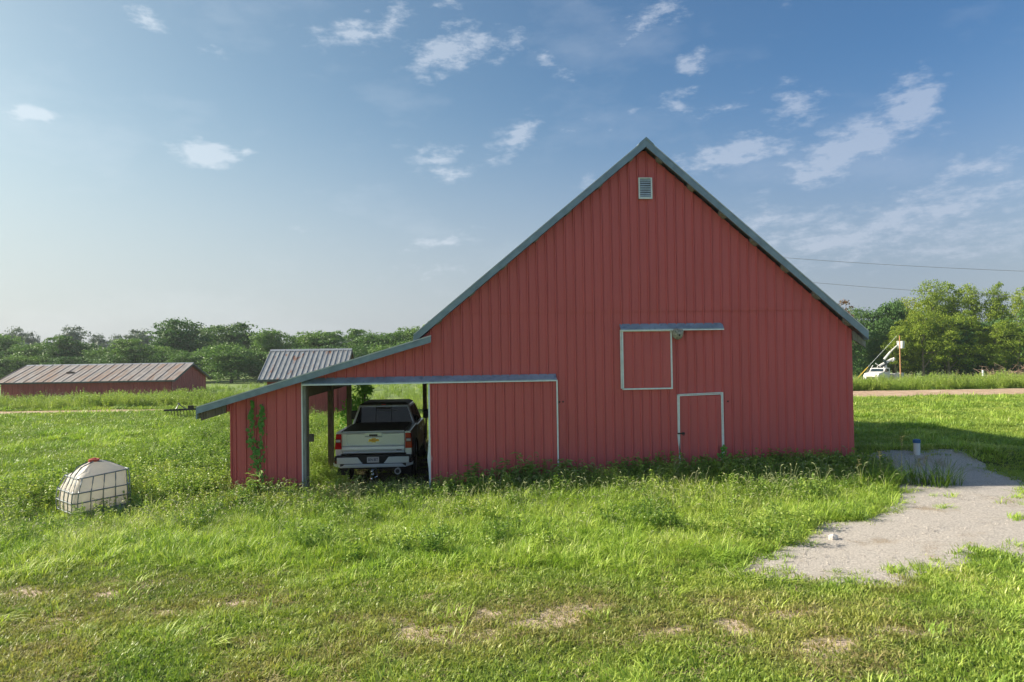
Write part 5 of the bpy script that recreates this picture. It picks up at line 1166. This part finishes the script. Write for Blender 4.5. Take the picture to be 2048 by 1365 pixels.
# corner posts + lamps
for s in (-1, 1):
    MB().hexa([(s*(TGH+.008),-.005,.84),(s*(HW-.02),.0,.84),(s*(HW-.02),.2,.84),(s*(TGH+.008),.2,.84),(s*(TGH+.008),-.005,1.405),(s*(HW-.05),.0,1.405),(s*(HW-.05),.2,1.405),(s*(TGH+.008),.2,1.405)]).build('corner_post', M_PAINT, pk, bevel=.01)
    def lens(z0, z1, mt, nm, par=pk, xo=0):
        wo = lambda z: HW-.012-.05*max(0,(z-1.05)/.37)**1.5
        return MB().hexa([(s*(TGH+.02+xo),-.035,z0),(s*(wo(z0)+.006),-.022,z0),(s*(wo(z0)+.008),.13,z0),(s*(TGH+.02+xo),.03,z0),(s*(TGH+.02+xo),-.035,z1),(s*(wo(z1)+.006),-.022,z1),(s*(wo(z1)+.008),.16,z1),(s*(TGH+.02+xo),.03,z1)]).build(nm, mt, par, bevel=.012)
    lp = lens(.965,1.365,M_LRED,'tail_light'); 
    w2 = MB().box(min(s*(TGH+.05),s*(HW-.045)),-.043,1.155,max(s*(TGH+.05),s*(HW-.045)),-.03,1.215).build('reverse_lens', M_LWHT, lp, bevel=.006)
    MB().box(min(s*(TGH+.03),s*(HW-.03)),-.040,1.222,max(s*(TGH+.03),s*(HW-.03)),-.03,1.236).build('lens_bar', M_DARK, lp)
    MB().box(min(s*(TGH+.03),s*(HW-.03)),-.040,1.135,max(s*(TGH+.03),s*(HW-.03)),-.03,1.149).build('lens_bar', M_DARK, lp)
# bumper
bz0, bz1 = .50, .80
m = MB(); m.hexa([(-1.02,-.10,bz0+.06),(1.02,-.10,bz0+.06),(1.0,.15,bz0+.06),(-1.0,.15,bz0+.06),(-1.0,-.13,bz1),(1.0,-.13,bz1),(1.0,.12,bz1),(-1.0,.12,bz1)])
bmp = m.build('rear_bumper', M_BLK, pk, bevel=.03)
MB().prism([(-.99,.735),(-.99,.66),(-.85,.585),(-.70,.565),(.70,.565),(.85,.585),(.99,.66),(.99,.735),(.39,.735),(.28,.625),(-.28,.625),(-.39,.735)][::-1] if 0 else [(-.93,.765),(-.93,.60),(-.27,.60),(-.31,.64),(-.40,.765)], -.160, -.10).build('bumper_face', M_PAINT, bmp, bevel=.010)
MB().prism([(.93,.765),(.40,.765),(.31,.64),(.27,.60),(.93,.60)], -.160, -.10).build('bumper_face', M_PAINT, bmp, bevel=.010)
MB().hexa([(-.86,-.175,.50),(.86,-.175,.50),(.86,-.1,.50),(-.86,-.1,.50),(-.74,-.185,.585),(.74,-.185,.585),(.74,-.1,.585),(-.74,-.1,.585)]).build('bumper_skid', M_PAINT, bmp, bevel=.012)
for s in (-1, 1): MB().hexa([(s*.855,-.155,.60),(s*1.0,-.12,.60),(s*1.02,.1,.60),(s*.855,.1,.60),(s*.855,-.15,.70),(s*1.01,-.11,.70),(s*1.02,.1,.70),(s*.855,.1,.70)]).build('corner_step', M_GBLK, bmp, bevel=.015)
MB().box(-.95,-.15,.775,.95,.1,.806).build('bumper_pad', M_BLK, bmp, bevel=.01)
MB().hexa([(-1.02,-.09,.545),(-.84,-.14,.50),(-.84,.1,.50),(-1.02,.1,.545),(-1.03,-.1,.62),(-.855,-.15,.60),(-.855,.1,.60),(-1.03,.1,.62)]).build('bumper_corner', M_PAINT, bmp)
MB().hexa([(.84,-.14,.50),(1.02,-.09,.545),(1.02,.1,.545),(.84,.1,.50),(.855,-.15,.60),(1.03,-.1,.62),(1.03,.1,.62),(.855,.1,.60)]).build('bumper_corner', M_PAINT, bmp)
pl_ = MB().box(-.155,-.150,.615,.155,-.138,.775).build('licence_plate', M_PLATE, bmp, bevel=.008)
MB().box(-.15,-.153,.765,.15,-.149,.772).box(-.15,-.153,.618,.15,-.149,.625).build('plate_border', M_DARK, pl_)
tcv = bpy.data.curves.new('plate_text', 'FONT'); tcv.body = 'BEN BET'; tcv.size = .085; tcv.align_x = 'CENTER'; tcv.align_y = 'CENTER'; tcv.extrude = .0015; tcv.offset = .0012
_to = bpy.data.objects.new('plate_text', tcv); COL.objects.link(_to); bpy.context.view_layer.update()
_me = bpy.data.meshes.new_from_object(_to.evaluated_get(bpy.context.evaluated_depsgraph_get())); bpy.data.objects.remove(_to)
_me.materials.clear(); _me.materials.append(M_PBLUE)
to = bpy.data.objects.new('plate_text', _me); COL.objects.link(to); to.parent = pl_; to.location = (0,-.152,.695); to.rotation_euler = (R(90),0,0); to.scale = (.80,1.15,1)
# hitch and exhaust, underbody
MB().box(-.045,-.12,.40,.045,.3,.49).build('receiver', M_BLK, pk)
MB().box(-.04,-.30,.30,.04,-.1,.46).box(-.03,-.42,.33,.05,-.28,.36).build('ball_mount', M_CHR, pk, bevel=.006)
MB().tube([(0,-.36,.36),(0,-.36,.40)], .02, 10).ball((0,-.36,.43), .034, 12, 8).build('hitch_ball', M_CHR, pk)
MB().tube([(.07,-.12,.47),(.10,-.2,.36),(.12,-.22,.28),(.05,-.25,.25)], .012, 6).ball((-.02,-.36,.24),.04,8,6).tube([(-.02,-.36,.34),(-.02,-.36,.20)], .018, 8).build('safety_chain', M_CHR, pk)
MB().tube([(.62,.6,.42),(.62,.1,.40),(.63,-.14,.385)], [.05,.05,.068], 14, cap=False).tube([(.63,-.145,.385),(.63,-.125,.385)], [.085,.075], 16).build('exhaust_tip', M_STL, pk)
MB().tube([(.63,-.149,.385),(.63,-.146,.385)], [.055,.055], 14).build('exhaust_bore', M_DARK, pk)
MB().box(-.85,.1,.42,.85,5.9,.62).build('chassis', M_DARK, pk)
MB().tube([(-.8,1.22,.4),(.8,1.22,.4)], .06, 8).ball((0,1.22,.4),.17,10,8).build('axle', M_DARK, pk)
# bed cover
MB().hexa([(-.84,.02,1.405),(.84,.02,1.405),(.82,2.12,1.425),(-.82,2.12,1.425),(-.83,.03,1.435),(.83,.03,1.435),(.81,2.11,1.455),(-.81,2.11,1.455)]).build('bed_cover', M_BLK, pk, bevel=.008)
# cab greenhouse
zb, zt = 1.36, 2.02
def gh(x, y, z): return (x, y, z)
yr0, yr1 = 2.17, 2.23
lower = [(-.93,yr0,zb),(.93,yr0,zb),(.95,4.45,zb-.02),(-.95,4.45,zb-.02)]
upper = [(-.72,yr1,zt-.06),(.72,yr1,zt-.06),(.72,3.75,zt-.05),(-.72,3.75,zt-.05)]
cabm = MB().hexa(lower+upper).build('cab_shell', M_PAINT, pk, bevel=.04)
MB().hexa([(-.74,yr1-.03,zt-.07),(.74,yr1-.03,zt-.07),(.74,3.8,zt-.06),(-.74,3.8,zt-.06),(-.62,yr1+.12,zt),(.62,yr1+.12,zt),(.62,3.6,zt+.01),(-.62,3.6,zt+.01)]).build('roof', M_BLK, pk, bevel=.03)
def onrear(x, t, off): return (x, yr0+(yr1-yr0)*t-off, zb+(zt-.06-zb)*t)
g0_, g1_ = .12, .90
rg = MB().hexa([onrear(-.84,g0_,.012),onrear(.84,g0_,.012),onrear(.84,g0_,-.01),onrear(-.84,g0_,-.01),onrear(-.685,g1_,.012),onrear(.685,g1_,.012),onrear(.685,g1_,-.01),onrear(-.685,g1_,-.01)]).build('rear_window', M_GLASS, pk)
for x in (-.22, .22): MB().hexa([onrear(x*1.05-.008,g0_,.016),onrear(x*1.05+.008,g0_,.016),onrear(x*1.05+.008,g0_,.0),onrear(x*1.05-.008,g0_,.0),onrear(x-.008,g1_,.016),onrear(x+.008,g1_,.016),onrear(x+.008,g1_,0),onrear(x-.008,g1_,0)]).build('window_divider', M_BLK, rg)
MB().hexa([onrear(-.22,.78,.0145),onrear(.19,.78,.0145),onrear(.19,.78,.01),onrear(-.22,.78,.01),onrear(-.22,.89,.0145),onrear(.19,.89,.0145),onrear(.19,.89,.01),onrear(-.22,.89,.01)]).build('window_shade', M_BLK, rg)
MB().hexa([onrear(-.15,.70,.0145),onrear(.42,.70,.0145),onrear(.42,.70,.01),onrear(-.15,.70,.01),onrear(-.15,.735,.0145),onrear(.42,.735,.0145),onrear(.42,.735,.01),onrear(-.15,.735,.01)]).build('window_sticker', mat('faded_sticker', (.16,.18,.2), rough=.5), rg)
MB().box(-.24,yr1-.06,zt-.075,.24,yr1+.02,zt-.035).build('high_brake_light', M_GBLK, pk, bevel=.008)
MB().box(-.06,yr1-.075,zt-.068,.06,yr1-.055,zt-.045).build('brake_lens', M_LRED, pk)
for s in (-1, 1):
    def onside(y, t, off):
        xb, xt = .93+(.02)*(y-yr0)/2.28, .72; yy = y + (yr1-yr0)*t*max(0,1-(y-yr0)/1.5) - .6*t*max(0,(y-3.9)/.55); return (s*(xb+(xt-xb)*t+off), yy, zb+(zt-.06-zb)*t)
    for (ya, yb) in ((2.36,3.2),(3.28,4.2)):
        MB().hexa([onside(ya,.1,.012),onside(yb,.1,.012),onside(yb,.1,-.01),onside(ya,.1,-.01),onside(ya+.06,.88,.012),onside(yb-.05,.88,.012),onside(yb-.05,.88,-.01),onside(ya+.06,.88,-.01)]).build('side_window', M_GLASS, pk)
MB().hexa([(-.86,4.47,zb),(.86,4.47,zb),(.86,4.44,zb),(-.86,4.44,zb),(-.68,3.80,zt-.07),(.68,3.80,zt-.07),(.68,3.76,zt-.07),(-.68,3.76,zt-.07)]).build('windshield', M_GLASS, pk)
MB().hexa([(-.9,4.4,.7),(.9,4.4,.7),(.88,6.02,.7),(-.88,6.02,.7),(-.9,4.4,1.36),(.9,4.4,1.36),(.8,6.0,1.24),(-.8,6.0,1.24)]).build('hood', M_PAINT, pk, bevel=.04)
MB().box(-.75,6.0,.62,.75,6.06,1.15).build('grille', M_BLK, pk); MB().box(-.95,5.95,.45,.95,6.15,.66).build('front_bumper', M_PAINT, pk, bevel=.03)
for s in (-1,1): MB().box(min(s*.72,s*.9),5.98,.95,max(s*.72,s*.9),6.05,1.12).build('headlight', M_LWHT, pk)
# ------------------------------------------------------------------ air
hzm = bpy.data.materials.new('thin_summer_haze'); hzm.use_nodes = True; t = hzm.node_tree; t.nodes.clear()
v = N(t, 'ShaderNodeVolumePrincipled'); v.inputs['Color'].default_value = (.80,.88,.95,1); v.inputs['Density'].default_value = .00030; v.inputs['Anisotropy'].default_value = .3
o_ = N(t, 'ShaderNodeOutputMaterial'); t.links.new(v.outputs[0], o_.inputs['Volume'])
hzb = MB().box(-330, -60, -6, 330, 330, 26).build('haze', hzm); tag(hzb, kind='stuff')
